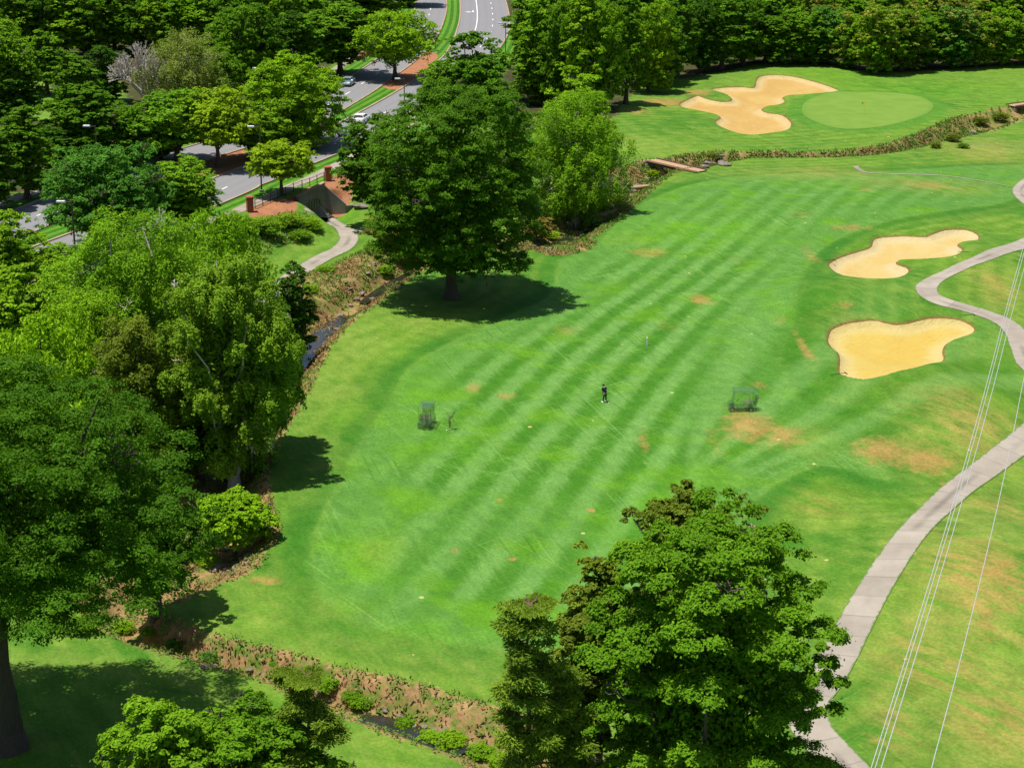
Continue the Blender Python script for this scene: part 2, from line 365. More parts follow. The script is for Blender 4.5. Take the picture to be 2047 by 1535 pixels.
    m.bsdf.inputs['Specular IOR Level'].default_value = .12
    return m.done(col, .85)
def mat_leaf(name, accent=None):
    m = NT(name); oi = m.new('ShaderNodeObjectInfo'); t = m.attr('tint')
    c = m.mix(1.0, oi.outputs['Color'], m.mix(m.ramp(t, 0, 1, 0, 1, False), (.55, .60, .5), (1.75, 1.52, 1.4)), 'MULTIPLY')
    if accent: c = m.mix(m.attr('acc'), c, accent)
    m.set(m.bsdf.inputs['Base Color'], c); m.bsdf.inputs['Roughness'].default_value = .6; m.bsdf.inputs['Specular IOR Level'].default_value = .08
    tr = m.new('ShaderNodeBsdfTranslucent')
    m.set(tr.inputs[0], m.mix(1.0, c, (1.25, 1.25, .5), 'MULTIPLY'))
    mx = m.new('ShaderNodeMixShader'); mx.inputs[0].default_value = .32
    m.l.new(m.bsdf.outputs[0], mx.inputs[1]); m.l.new(tr.outputs[0], mx.inputs[2]); m.l.new(mx.outputs[0], m.out.inputs[0])
    return m.m
def mat_bank():
    m = NT("weeds"); t = m.attr('tint'); a = m.attr('acc')
    g = m.mix(t, (.06, .15, .014), (.18, .31, .03)); s = m.mix(t, (.22, .12, .045), (.46, .30, .13))
    c = m.mix(a, g, s); m.set(m.bsdf.inputs['Base Color'], c); m.bsdf.inputs['Roughness'].default_value = .7
    tr = m.new('ShaderNodeBsdfTranslucent'); m.set(tr.inputs[0], c)
    mx = m.new('ShaderNodeMixShader'); mx.inputs[0].default_value = .25
    m.l.new(m.bsdf.outputs[0], mx.inputs[1]); m.l.new(tr.outputs[0], mx.inputs[2]); m.l.new(mx.outputs[0], m.out.inputs[0])
    return m.m
def mat_bark(name, a, b):
    m = NT(name); f = m.noise(3.0, 4, .7, (3, 3, .4)); m.bump(f, .8, .05); return m.done(m.mix(f, a, b), .9)
def mat_sand(name, a, b, edge):
    m = NT(name); n1 = m.noise(.22, 3, .5, (1, .5, 1), .2, 1.0); n2 = m.noise(3.0, 4, .7)
    c = m.mix(m.ramp(n1, .35, .65), a, b); c = m.mix(m.ramp(n2, .3, .7, 0, .25), c, edge)
    e = m.math('ADD', m.attr('sd'), m.math('MULTIPLY', m.math('SUBTRACT', m.noise(.5, 2), .5), 1.4))
    c = m.mix(m.ramp(e, .3, 2.2, .8, 0), c, edge)
    rk = m.noise(1.0, 2, .5, (14, .8, 1), .9, 1.0)
    c = m.mix(m.ramp(rk, .45, .65, 0, .12), c, tuple(q * .8 for q in a))
    u_ = m.noise(.5, 3, .6); m.bump(m.math('ADD', m.math('ADD', n2, m.math('MULTIPLY', rk, 1.5)), m.math('MULTIPLY', u_, 4)), .6, .12); return m.done(c, .95)
def mat_concrete(name, a, b, joint=None):
    m = NT(name); n1 = m.noise(.5, 4, .6); n2 = m.noise(9, 3, .7)
    c = m.mix(m.ramp(n1, .3, .7), a, b); c = m.mix(m.ramp(n2, .3, .7, 0, .2), c, tuple(q * .7 for q in a))
    if joint:
        u = m.attr('u'); vv = m.attr('v')
        j = m.math('LESS_THAN', m.math('FRACT', m.math('DIVIDE', u, joint)), .045)
        c = m.mix(m.math('MULTIPLY', j, .35), c, tuple(q * .45 for q in a))
        st = m.math('MULTIPLY', m.ramp(m.math('ABSOLUTE', vv), .45, .0), m.ramp(m.noise(.16, 3, .5, (1, 1, 1)), .42, .62))
        c = m.mix(m.math('MULTIPLY', st, .6), c, tuple(q * .42 for q in a))
        wn_ = m.new('ShaderNodeTexWhiteNoise', noise_dimensions='1D'); m.l.new(m.math('FLOOR', m.math('DIVIDE', u, joint)), wn_.inputs['W'])
        c = m.mix(1.0, c, m.mix(wn_.outputs['Value'], (.90, .89, .88), (1.07, 1.06, 1.04)), 'MULTIPLY')
        if joint > 2:
            e = m.math('ADD', m.math('ABSOLUTE', vv), m.math('MULTIPLY', m.math('SUBTRACT', m.noise(1.6, 4, .7), .5), .5)); c = m.mix(m.ramp(e, 1.02, 1.12, 0, .85), c, (.075, .15, .02))
    return m.done(c, .85)
def mat_asphalt():
    m = NT("asphalt"); v = m.attr('v'); n = m.noise(6, 4, .7)
    c = m.mix(m.ramp(n, .25, .75), (.165, .162, .168), (.215, .21, .214))
    lane = m.math('SINE', m.math('MULTIPLY', v, 3.4)); c = m.mix(m.ramp(lane, -.2, 1, 0, .25), c, (.15, .148, .155))
    c = m.mix(m.ramp(m.noise(.12, 3), .35, .65, 0, .3), c, (.20, .195, .195))
    return m.done(c, .85)
def mat_brick():
    m = NT("brick"); n = m.noise(9, 2, .6, (1, 1, 3)); sp = m.new('ShaderNodeSeparateXYZ'); m.l.new(m.obj(), sp.inputs[0]); j = m.math('LESS_THAN', m.math('FRACT', m.math('MULTIPLY', sp.outputs[2], 12.0)), .14)
    return m.done(m.mix(m.math('MULTIPLY', j, .5), m.mix(n, (.22, .055, .025), (.36, .11, .055)), (.30, .22, .16)), .85)
def mat_water():
    m = NT("creek_water"); n = m.noise(3, 3, .6); m.bump(n, .25, .03)
    c = m.mix(m.noise(.4, 3), (.012, .016, .014), (.035, .030, .018)); m.bsdf.inputs['Specular IOR Level'].default_value = .8
    return m.done(c, .07)
def mat_rock():
    m = NT("rock"); n = m.noise(2.2, 5, .7); m.bump(n, .8, .12)
    return m.done(m.mix(m.ramp(n, .3, .7), (.09, .075, .062), (.27, .225, .18)), .9)
M = dict(
 ground=mat_ground(), leaf=mat_leaf("leaves"), flower=mat_leaf("leaves_with_bloom", (.42, .31, .07)), weeds=mat_bank(),
 bark=mat_bark("bark", (.035, .028, .022), (.12, .095, .075)), pale=mat_bark("pale_bark", (.30, .26, .22), (.55, .50, .44)), pineb=mat_bark("pine_bark", (.08, .045, .03), (.20, .13, .09)),
 sand0=mat_sand("far_sand", (.41, .245, .065), (.44, .29, .085), (.47, .37, .18)), sand1=mat_sand("pale_sand", (.47, .36, .135), (.46, .32, .095), (.48, .40, .22)), sand2=mat_sand("golden_sand", (.46, .315, .050), (.47, .345, .072), (.48, .40, .17)),
 path=mat_concrete("path_concrete", (.275, .240, .196), (.335, .298, .250), 2.6), walk=mat_concrete("walk_concrete", (.27, .23, .19), (.33, .285, .24), 1.5), kerb=mat_concrete("kerb_concrete", (.30, .20, .13), (.38, .28, .20)),
 wall=mat_concrete("wall_concrete", (.16, .15, .135), (.26, .25, .22)), asphalt=mat_asphalt(), paint=simple("road_paint", (.70, .70, .68), .7),
 brick=mat_brick(), water=mat_water(), rock=mat_rock(), white=simple("white_paint", (.8, .8, .8), .5), black=simple("black_metal", (.02, .02, .022), .5),
 pole=simple("bronze_pole", (.06, .05, .045), .5), steel=simple("grey_steel", (.35, .36, .37), .45, .5), wire=simple("aluminium_wire", (.50, .50, .50), .4, .3), yellow=simple("yellow_cloth", (.75, .70, .08), .8),
 wood=simple("weathered_timber", (.42, .27, .16), .9, var=.3, sc=6), darkwood=simple("creosoted_timber", (.10, .07, .05), .9, var=.3), glass=simple("dark_glass", (.02, .03, .035), .08, spec=.7),
 silver=simple("silver_blue_paint", (.30, .38, .43), .28, .5), whitecar=simple("white_car_paint", (.78, .79, .80), .25), darkcar=simple("dark_car_paint", (.02, .05, .045), .2, .3), rubber=simple("rubber", (.02, .02, .02), .9),
 alloy=simple("alloy", (.5, .5, .52), .35, .6), lamp=simple("lamp_glass", (.8, .82, .82), .2), navy=simple("navy_cloth", (.012, .012, .04), .9), greyc=simple("grey_cloth", (.10, .12, .11), .9), khaki=simple("charcoal_cloth", (.07, .075, .065), .9),
 skin=simple("skin", (.45, .27, .19), .6), cart=simple("dark_green_plastic", (.09, .15, .09), .4), tan=simple("tan_vinyl", (.45, .38, .27), .6), shade=simple("cart_roof_plastic", (.13, .21, .14), .5))

# ------------------------------------------------------------------ the ground sheet
def polyG(pts, z0=0.0): return smooth(np.array([G(a, b, z0)[:2] for a, b in pts]), True, 3)
A = {}
X, Y = MX, MY
fair_poly = polyG([(623,1085),(621,1135),(640,1185),(690,1235),(770,1262),(870,1283),(960,1295),(1060,1310),(1180,1330),(1300,1330),(1420,1280),(1480,1150),(1500,1010),(1640,930),(1780,960),(1700,850),(1600,800),(1560,720),(1590,640),(1600,560),(1640,500),(1740,450),(1900,420),(2020,400),(2100,360),(2100,330),(1900,335),(1700,345),(1500,352),(1400,365),(1310,395),(1240,440),(1180,500),(1120,520),(1100,590),(1030,625),(930,670),(820,730),(780,800),(720,880),(680,960),(645,1020)])
A['fair'] = poly_sd(X, Y, fair_poly)
A['stripe'] = (X - .31 * Y - .0018 * np.maximum(Y - 138, 0) ** 2 * (Y < 175) - (.0018 * 37 ** 2 + .13 * (Y - 175)) * (Y >= 175)) * math.cos(STR_ROT) * 2 * math.pi / 3.35
fp = G(1335, 1000); A['fan'] = np.arctan2(X - fp[0], Y - fp[1]) * 30; A['fanm'] = sstep(6, 12, np.hypot(X - fp[0], Y - fp[1])) * (1 - sstep(38, 70, np.hypot(X - fp[0], Y - fp[1]))) * sstep(.10, .3, np.arctan2(X - fp[0], Y - fp[1])) * (1 - sstep(.85, 1.1, np.arctan2(X - fp[0], Y - fp[1])))
A['sfade'] = (1 - A['fanm']) * (.86 - .5 * sstep(165, 240, Y)) * sstep(0, 9, A['fair']) 
A['green'] = poly_sd(X, Y, GREEN)
A['sand'] = np.max([poly_sd(X, Y, S) for S in SANDS], 0)
dc, _, hw = line_d(X, Y, creek, creek[:, 2]); A['bank'] = hw - dc
xb = poly_sd(X, Y, polyG([(560,560),(640,540),(720,500),(790,500),(830,540),(700,640),(620,700),(600,640)]))
xb2 = poly_sd(X, Y, polyG([(410,1110),(430,1165),(520,1130),(530,1080),(540,1040),(430,960),(380,960),(380,1080)]))
xb3 = poly_sd(X, Y, polyG([(1040,430),(1100,435),(1130,465),(1190,490),(1100,512),(1040,500)]))
xb4 = poly_sd(X, Y, polyG([(200,640),(330,640),(600,760),(520,900),(480,1000),(380,1010),(330,950),(240,800)]))
A['bank'] = np.max([A['bank'], xb - .5, xb2, xb3, xb4], 0)
mulch = [polyG(p, 3) for p in ([(496,424),(520,408),(560,396),(600,388),(640,370),(668,352),(700,338),(712,352),(700,392),(672,402),(650,396),(625,372),(600,392),(590,432),(560,446),(530,442),(505,436)],
   [(762,172),(808,178),(860,150),(875,110),(850,105),(800,120),(775,140)], [(395,335),(440,300),(500,305),(500,345),(430,350),(395,350)], [(530,300),(560,265),(640,250),(668,252),(630,272),(560,300)],
   [(700,108),(735,95),(750,88),(740,112),(715,118)])]
A['mulch'] = np.max([poly_sd(X, Y, p) for p in mulch], 0)
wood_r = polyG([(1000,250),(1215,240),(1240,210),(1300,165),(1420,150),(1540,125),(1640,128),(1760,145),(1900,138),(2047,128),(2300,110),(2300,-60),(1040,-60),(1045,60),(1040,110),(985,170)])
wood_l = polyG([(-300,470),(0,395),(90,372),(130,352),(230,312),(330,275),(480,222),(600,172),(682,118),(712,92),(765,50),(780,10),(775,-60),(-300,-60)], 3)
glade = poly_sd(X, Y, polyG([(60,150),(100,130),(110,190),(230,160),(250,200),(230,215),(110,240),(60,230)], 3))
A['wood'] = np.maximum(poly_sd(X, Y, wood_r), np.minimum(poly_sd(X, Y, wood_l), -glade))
dA, sA, _ = line_d(X, Y, roadA); dB, sB, _ = line_d(X, Y, roadB); dK, sK, _ = line_d(X, Y, crest)
A['da'] = sA
A['verge'] = np.maximum(np.minimum(np.minimum(8.0 - dA, 60), -sK), np.minimum(7.2 - dB, -sK))
A['verge'] = np.maximum(A['verge'], np.where((sA < 0) & (sB > 0), np.minimum(-sA, sB), -99))
def blobs(lst):
    z = np.zeros(X.shape)
    for px, py, rx, ry, a in lst:
        p = G(px, py); s = F / math.hypot(p[1], HC); dp = math.atan2(HC, p[1])
        ax, ay = rx / s, ry / (s * math.sin(dp)); z = np.maximum(z, a * np.exp(-((X - p[0]) / ax) ** 2 - ((Y - p[1]) / ay) ** 2))
    return z
A['dry'] = blobs([(1330,205,70,14,1),(1390,186,40,8,1.1),(1270,222,50,12,.8),(1040,212,40,20,1),(1950,1220,60,100,.6),(2010,1000,50,40,.5),(1880,1480,70,30,.5),(1780,1300,30,50,.4),(1930,780,50,30,.4),(1600,430,60,12,.5),(1700,560,30,16,.4),(1480,520,50,16,.5),(1500,850,70,45,1),(1560,870,60,35,.9),(1430,880,40,40,.55),(1520,770,25,12,.8),(1760,900,70,30,1),(1850,920,90,28,.95),(1890,968,12,6,1.4),(945,775,20,14,.9),(1010,790,30,14,.75),(1300,505,60,14,.75),
  (1400,598,30,16,1),(1330,650,60,20,.5),(1130,660,60,18,.6),(1610,700,14,50,.9),(1690,610,40,10,.6),(1700,455,60,8,.8),(1620,510,22,30,.7),(1850,370,50,12,.7),(1735,380,30,8,.7),(1640,335,70,8,.5),(1250,275,60,20,.5),(1350,300,60,16,.45),
  (530,1160,40,12,1),(450,1180,40,14,.5),(1182,1020,9,4,1.6),(1022,1117,9,4,1.6),(908,1100,8,8,1.0),(998,999,10,4,1.2),(1950,820,60,40,.45),(2000,1150,60,80,.75),(1960,1130,30,60,.6),(1850,1010,40,16,.5),(1980,560,40,40,.6),
  (1900,1330,70,50,.45),(1830,1300,40,60,.35),(1990,1420,60,50,.4),(1750,1480,40,20,.5),(1800,1410,20,20,.4),(200,180,30,30,.6),(1287,880,15,28,.8),(700,640,50,20,.35),(760,600,40,16,.3),(1560,640,30,16,.5),(1500,420,50,14,.35)])
A['lush'] = blobs([(720,1120,70,60,.9),(840,800,50,60,.7),(900,900,90,30,.5),(1380,460,130,25,.7),(1300,1000,60,50,.75),(1200,1050,60,40,.5),(900,1260,160,25,.5),(500,1240,110,50,.45),(1640,1000,40,60,.4),(650,420,60,50,.8),(2000,800,60,30,.5),(800,700,50,30,.4),(1700,150,140,14,.5),(1800,180,200,20,.5),(690,830,30,30,.5)])
A['tan'] = blobs([(1960,1150,110,110,.95),(1880,1320,120,80,.8),(1990,1440,110,70,.9),(1780,1440,50,60,.6),(1990,1020,80,40,.7),(1930,840,100,60,.7),(1990,570,50,40,.6),(1850,910,90,30,.6),(1640,1010,60,40,.4),(1690,640,60,12,.4),(1850,370,120,16,.6),(1960,300,100,24,.6),(1650,345,120,12,.5)])
A['pale'] = blobs([(650,780,90,60,.6),(720,680,90,50,.7),(850,640,110,30,.7),(780,600,60,20,.6),(760,1100,50,30,.5),(880,1330,240,28,.65),(700,1300,200,30,.45),(500,1235,190,60,.6),(1000,1330,200,30,.6),(640,940,30,70,.5),(1280,300,110,26,.6),(1640,250,60,12,.3),(1950,1000,90,30,.35),(1900,1250,150,150,.85),(1950,1450,140,110,.8),(1800,1450,60,80,.6),(1990,1050,70,60,.7),
  (2000,300,90,22,.7),(1600,350,200,14,.5),(60,1330,160,30,.5),(300,1345,160,16,.5),(760,1470,70,60,.5),(1940,860,90,60,.45),(1620,880,50,30,.6),(1640,1090,60,60,.3),(1250,480,60,14,.35),(610,480,60,30,.4)])
nx, ny = len(GX), len(GY)
idx = np.arange(nx * ny).reshape(ny, nx)
FQ = np.stack([idx[:-1, :-1], idx[:-1, 1:], idx[1:, 1:], idx[1:, :-1]], -1).reshape(-1, 4)
me = np_mesh("ground", np.stack([MX, MY, TZ], -1).reshape(-1, 3), FQ, True, {k: ('POINT', v if k == 'stripe' else np.clip(v, -60, 1e3)) for k, v in A.items()})
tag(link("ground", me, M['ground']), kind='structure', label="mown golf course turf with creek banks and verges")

# ------------------------------------------------------------------ sheets laid on the ground
def fill(name, poly, mat, off, step, label):
    poly = resample(np.vstack([poly, poly[:1]]), step * .6)[:-1]; n = len(poly)
    x0, y0 = poly.min(0); x1, y1 = poly.max(0)
    gx, gy = np.meshgrid(np.arange(x0, x1, step), np.arange(y0, y1, step)); gx = gx.ravel(); gy = gy.ravel()
    k = poly_sd(gx, gy, poly) > step * .45; pts = np.vstack([poly, np.stack([gx[k], gy[k]], 1)])
    r = delaunay_2d_cdt([Vector(p) for p in pts], [(i, (i + 1) % n) for i in range(n)], [], 1, 1e-4)
    V = np.array([[v.x, v.y] for v in r[0]]); z = tz(V[:, 0], V[:, 1]) + off
    me = np_mesh(name, np.column_stack([V, z]), np.array([f for f in r[2]]), True, {'sd': ('POINT', np.maximum(poly_sd(V[:, 0], V[:, 1], poly), 0))})
    return tag(link(name, me, mat), kind='structure', label=label)
def ribbon(name, L, hw, mat, off=.03, k=3, z=None, v0=0.0, step=.7, label=None, kind='structure', drop=.0):
    hw = np.full(len(L), hw) if np.isscalar(hw) else np.asarray(hw); L = resample(np.column_stack([L[:, :2], hw]), step)
    T = np.gradient(L[:, :2], axis=0); T /= np.linalg.norm(T, axis=1)[:, None] + 1e-9; N = np.stack([T[:, 1], -T[:, 0]], 1)
    s = np.r_[0, np.cumsum(np.hypot(*np.diff(L[:, :2], axis=0).T))]
    us = np.linspace(-1, 1, k); V = []; u_ = []; v_ = []
    for a in us:
        lat = v0 + a * L[:, 2]; P = L[:, :2] + N * lat[:, None]
        zz = (tz(P[:, 0], P[:, 1]) if z is None else np.full(len(P), z)) + off
        V.append(np.column_stack([P, zz])); u_.append(s); v_.append(lat)
    if drop:      # a real edge: sides going down into the ground
        V = [V[0] - [0, 0, drop]] + V + [V[-1] - [0, 0, drop]]; u_ = [s] + u_ + [s]; v_ = [v_[0]] + v_ + [v_[-1]]; k += 2
    V = np.stack(V, 1); n = len(L); ix = np.arange(n * k).reshape(n, k)
    Fq = np.stack([ix[:-1, :-1], ix[:-1, 1:], ix[1:, 1:], ix[1:, :-1]], -1).reshape(-1, 4)
    me = np_mesh(name, V.reshape(-1, 3), Fq, False, {'u': ('POINT', np.stack(u_, 1)), 'v': ('POINT', np.stack(v_, 1))})
    return tag(link(name, me, mat), kind=kind, label=label)
for i, (S, lb) in enumerate(zip(SANDS, ["long orange sand bunker left of the putting green", "pale winding sand bunker above the bend of the cart path", "golden heart shaped sand bunker below the bend of the cart path"])):
    fill("sand_bunker", S, M['sand%d' % i], .035, .5, lb)
gm = NT("green_turf"); gn = gm.noise(.35, 3); gf = gm.noise(5, 3, .7)
gs = gm.ramp(gm.math('SINE', gm.math('MULTIPLY', gm.attr('sd'), .1)), -1, 1)
gc = gm.mix(gm.ramp(gn, .35, .65), (.118, .214, .020), (.142, .238, .027)); gc = gm.mix(gm.ramp(gf, .3, .7, 0, .3), gc, (.10, .20, .026)); gc = gm.mix(gm.ramp(gm.attr('sd'), .9, .5, 0, .35), gc, (.08, .19, .02))
fill("putting_green", GREEN, gm.done(gc, .85), .03, .9, "smooth oval putting green with a flag")

road_lbl = "grey asphalt carriageway"
wA = np.interp(np.arange(len(roadA)), [0, len(roadA) * .66, len(roadA) * .80, len(roadA)], [3.7, 3.7, 5.6, 5.8])
ribbon("road", roadA, wA, M['asphalt'], .02, 7, label="near carriageway of the divided avenue")
ribbon("road", roadB, 3.7, M['asphalt'], .02, 7, label="far carriageway of the divided avenue")
def kerb(L, lat, name="kerb"):
    LL = np.asarray(L)[:, :2]; T = np.gradient(LL, axis=0); T /= np.linalg.norm(T, axis=1)[:, None]; N = np.stack([T[:, 1], -T[:, 0]], 1)
    C = LL + N * (np.full(len(LL), lat) if np.isscalar(lat) else lat)[:, None]
    ribbon(name, C, .15, M['kerb'], .15, 2, drop=.3, label="concrete kerb of the avenue")
kerb(roadA, wA + .16); kerb(roadA, -wA - .2); kerb(roadB, 3.9); kerb(roadB, -3.9)
ribbon("pavement", walkA, .9, M['walk'], .05, 3, drop=.1, label="concrete pavement along the near side of the avenue")
ribbon("pavement", walkB, .9, M['walk'], .05, 3, drop=.1, label="concrete pavement along the far side of the avenue")
pathR = smooth(np.array([G(a, b)[:2] for a, b in [(2140,800),(2080,852),(2040,885),(1980,930),(1910,982),(1845,1042),(1790,1110),(1740,1190),(1705,1255),(1677,1310),(1648,1360),(1618,1402),(1615,1440),(1640,1480),(1693,1535),(1750,1600),(1800,1680)]]))
pathR2 = smooth(np.array([G(a, b)[:2] for a, b in [(1640,1385),(1600,1402),(1560,1415),(1500,1425),(1420,1450),(1330,1500),(1250,1580)]]))
pathS = smooth(np.array([G(a, b)[:2] for a, b in [(2140,450),(2060,482),(1985,508),(1920,534),(1872,557),(1852,574),(1858,590),(1885,604),(1940,620),(2000,641),(2030,665),(2045,700),(2062,735),(2120,775)]]))
pathT = smooth(np.array([G(a, b)[:2] for a, b in [(2130,330),(2070,355),(2042,378),(2050,398),(2090,425),(2140,440)]]))
pathL = smooth(np.array([G(a, b)[:2] for a, b in [(626,428),(640,434),(657,442),(681,456),(694,467),(697,480),(682,498),(648,514),(612,535),(580,556),(540,585),(500,630)]]))
pathL2 = smooth(np.array([G(a, b)[:2] for a, b in [(690,462),(715,462),(750,458),(800,450),(900,440),(1000,440)]]))
ribbon("cart_path", pathR, 1.15, M['path'], .05, 5, drop=.12, label="wide concrete cart path on the right")
ribbon("cart_path", pathR2, 1.1, M['path'], .045, 5, drop=.12, label="branch cart path under the big tree at the bottom")
ribbon("cart_path", pathS, 1.15, M['path'], .05, 5, drop=.12, label="cart path with the sharp bend between two bunkers")
ribbon("cart_path", pathT, 1.3, M['path'], .05, 5, drop=.12, label="cart path curving at the right edge")
ribbon("cart_path", pathL, 1.25, M['path'], .05, 5, drop=.12, label="cart path curving out of the tunnel")
ribbon("cart_path", pathL2, 1.0, M['path'], .045, 5, drop=.12, label="short branch of the tunnel cart path")
thin = smooth(np.array([G(a, b)[:2] for a, b in [(1709,332),(1722,342),(1745,347),(1820,349),(1890,352),(1960,362),(2028,375)]]))
ribbon("gravel_track", thin, np.linspace(.38, .12, len(thin)), M['walk'], .04, 2, label="thin pale gravel line running from the creek to the path")
thin2 = smooth(np.array([G(a, b)[:2] for a, b in [(1900,288),(1960,291),(2010,293),(2060,297)]]))
ribbon("gravel_track", thin2, .07, M['walk'], .04, 2, label="faint pale track line below the creek on the right")
for (pa, pb, fr, lb) in (((690,622),(590,740),.34,"dark water of the creek beside the fairway"),((835,530),(735,590),.26,"shaded thin water below the lone oak"),((712,1416),(905,1484),.36,"dark blue water pool in the lower creek"),((1265,370),(1420,332),.25,"shaded water under the timber bridge"),((1080,498),(1200,430),.2,"thin dark water right of the lone oak"),((1930,266),(1965,254),.3,"small brown pool in the upper creek"),((500,870),(470,930),.3,"glint of water under the tall feathery tree")):
    A_, B_ = on(*pa, -1.0), on(*pb, -1.0); ia = int(np.argmin(np.hypot(creek[:, 0] - A_[0], creek[:, 1] - A_[1]))); ib = int(np.argmin(np.hypot(creek[:, 0] - B_[0], creek[:, 1] - B_[1]))); ia, ib = min(ia, ib), max(ia, ib) + 1
    seg = creek[ia:ib + 1]; tp = np.sin(np.linspace(.25, math.pi - .25, len(seg))) ** .5
    ribbon("creek_water", seg[:, :2], seg[:, 2] * fr * tp, M['water'], 0, 3, z=-1.50, label=lb)
# road markings
def off_line(L, lat):
    LL = np.asarray(L)[:, :2]; T = np.gradient(LL, axis=0); T /= np.linalg.norm(T, axis=1)[:, None]; return LL + np.stack([T[:, 1], -T[:, 0]], 1) * (np.full(len(LL), lat) if np.isscalar(lat) else lat)[:, None]
def strips(name, L, segs, hw, label):
    L = resample(L, .5); s = np.r_[0, np.cumsum(np.hypot(*np.diff(L, axis=0).T))]; V = []; Fs = []
    for a, b in segs:
        uu = np.linspace(a, b, max(2, int((b - a) / .8) + 1)); P = np.stack([np.interp(uu, s, L[:, q]) for q in (0, 1)], 1)
        T = np.gradient(P, axis=0); T /= np.linalg.norm(T, axis=1)[:, None] + 1e-9; N = np.stack([T[:, 1], -T[:, 0]], 1)
        o = len(V); n = len(P)
        for sg in (-1, 1):
            Q = P + N * hw * sg; V += [(x, y, float(tz(x, y)) + .032) for x, y in Q]
        Fs += [(o + i, o + i + 1, o + n + i + 1, o + n + i) for i in range(n - 1)]
    me = bpy.data.meshes.new(name); me.from_pydata(V, [], Fs); return tag(link(name, me, M['paint']), kind='structure', label=label)
Ltot = float(np.hypot(*np.diff(roadA, axis=0).T).sum())
LA = off_line(roadA, np.interp(np.arange(len(roadA)), [0, len(roadA) * .7, len(roadA) * .8, len(roadA)], [0, 0, 1.9, 2.0]))
strips("lane_marking", LA, [(a, a + 3.2) for a in np.arange(2, 520, 12.2) if a < Ltot - 6], .09, "white dashed lane line of the near carriageway")
strips("lane_marking", roadB, [(a, a + 3.2) for a in np.arange(5, 520, 12.2) if a < Ltot - 12], .09, "white dashed lane line of the far carriageway")
LT = off_line(roadA, -1.75); sT = np.r_[0, np.cumsum(np.hypot(*np.diff(LT, axis=0).T))]
i0 = int(len(LT) * .80); strips("lane_marking", LT, [(sT[i0], sT[-1] - 1)], .10, "solid white line of the turning lane")
def arrow(px, py):
    p = on(px, py, ZR); d, sd, _ = line_d(a1(p[0]), a1(p[1]), roadA); k = np.argmin(np.hypot(roadA[:, 0] - p[0], roadA[:, 1] - p[1])); t = roadA[min(k + 1, len(roadA) - 1)] - roadA[k - 1]
    a = math.atan2(t[1], t[0]) + math.pi; ca, sa = math.cos(a), math.sin(a)
    pts = [(-1.6,-.1),(.4,-.1),(.9,.1),(.9,.6),(1.35,.6),(.75,1.7),(.15,.6),(.55,.6),(.55,.35),(.3,.18),(-1.6,.18)]
    pts = [(x * 1.3, -y * 1.3) for x, y in pts]
    V = [(p[0] + x * ca - y * sa, p[1] + x * sa + y * ca, ZR + .034 + float(tz(p[0], p[1])) - ZR) for x, y in pts]
    me = bpy.data.meshes.new("arrow"); me.from_pydata(V, [], [tuple(range(len(V)))]); return link("arrow_marking", me, M['paint'])
tag(arrow(946, 24), kind='structure', label="white turn arrow on the asphalt near the top edge"); tag(arrow(928, 80), kind='structure', label="white turn arrow on the asphalt above the trees")
def ghost(col, rough=.6):
    k = ('g', col)
    if k not in M:
        m = NT('see_through_' + '_'.join(str(int(q * 100)) for q in col)); m.done(col, rough); t = m.new('ShaderNodeBsdfTransparent'); x = m.new('ShaderNodeMixShader'); x.inputs[0].default_value = .26
        m.l.new(t.outputs[0], x.inputs[1]); m.l.new(m.bsdf.outputs[0], x.inputs[2]); m.l.new(x.outputs[0], m.out.inputs[0]); M[k] = m.m
    return M[k]
GC = dict(cart=(.05, .10, .06), shade=(.07, .14, .09), tan=(.30, .28, .18), black=(.03, .04, .03), rubber=(.03, .04, .03), white=(.6, .62, .55), steel=(.3, .32, .3), navy=(.05, .06, .08), greyc=(.08, .11, .10), khaki=(.10, .10, .08), skin=(.35, .24, .17), glassy=(.10, .16, .12))
def fade(root):
    for c in root.children_recursive:
        if c.type == 'MESH':
            for i, mm in enumerate(c.data.materials):
                for k, v in GC.items():
                    if mm is M[k]: c.data.materials[i] = ghost(v)
# ------------------------------------------------------------------ foliage builders
def unit(a): return a / (np.linalg.norm(a, axis=1)[:, None] + 1e-9)
def rdir(n, rng): return unit(rng.normal(size=(n, 3)))
def leaf_mesh(name, C, N, L, W, tint, acc=None, T=None, rng=RNG):
    n = len(C); L = np.broadcast_to(L, n)[:, None] * rng.uniform(.5, 1.45, (n, 1)); W = np.broadcast_to(W, n)[:, None] * rng.uniform(.7, 1.3, (n, 1))
    t = unit(np.cross(N, rng.normal(size=(n, 3)))) if T is None else T
    b = unit(np.cross(N, t))
    V = np.stack([C - t * L * .5, C + b * W * .5 + N * W * .18, C + t * L * .5, C - b * W * .5 + N * W * .18], 1).reshape(-1, 3)
    at = {'tint': ('FACE', np.clip(tint, 0, 1))}
    at['acc'] = ('FACE', np.zeros(n) if acc is None else acc)
    return np_mesh(name, V, np.arange(4 * n).reshape(n, 4), False, at)
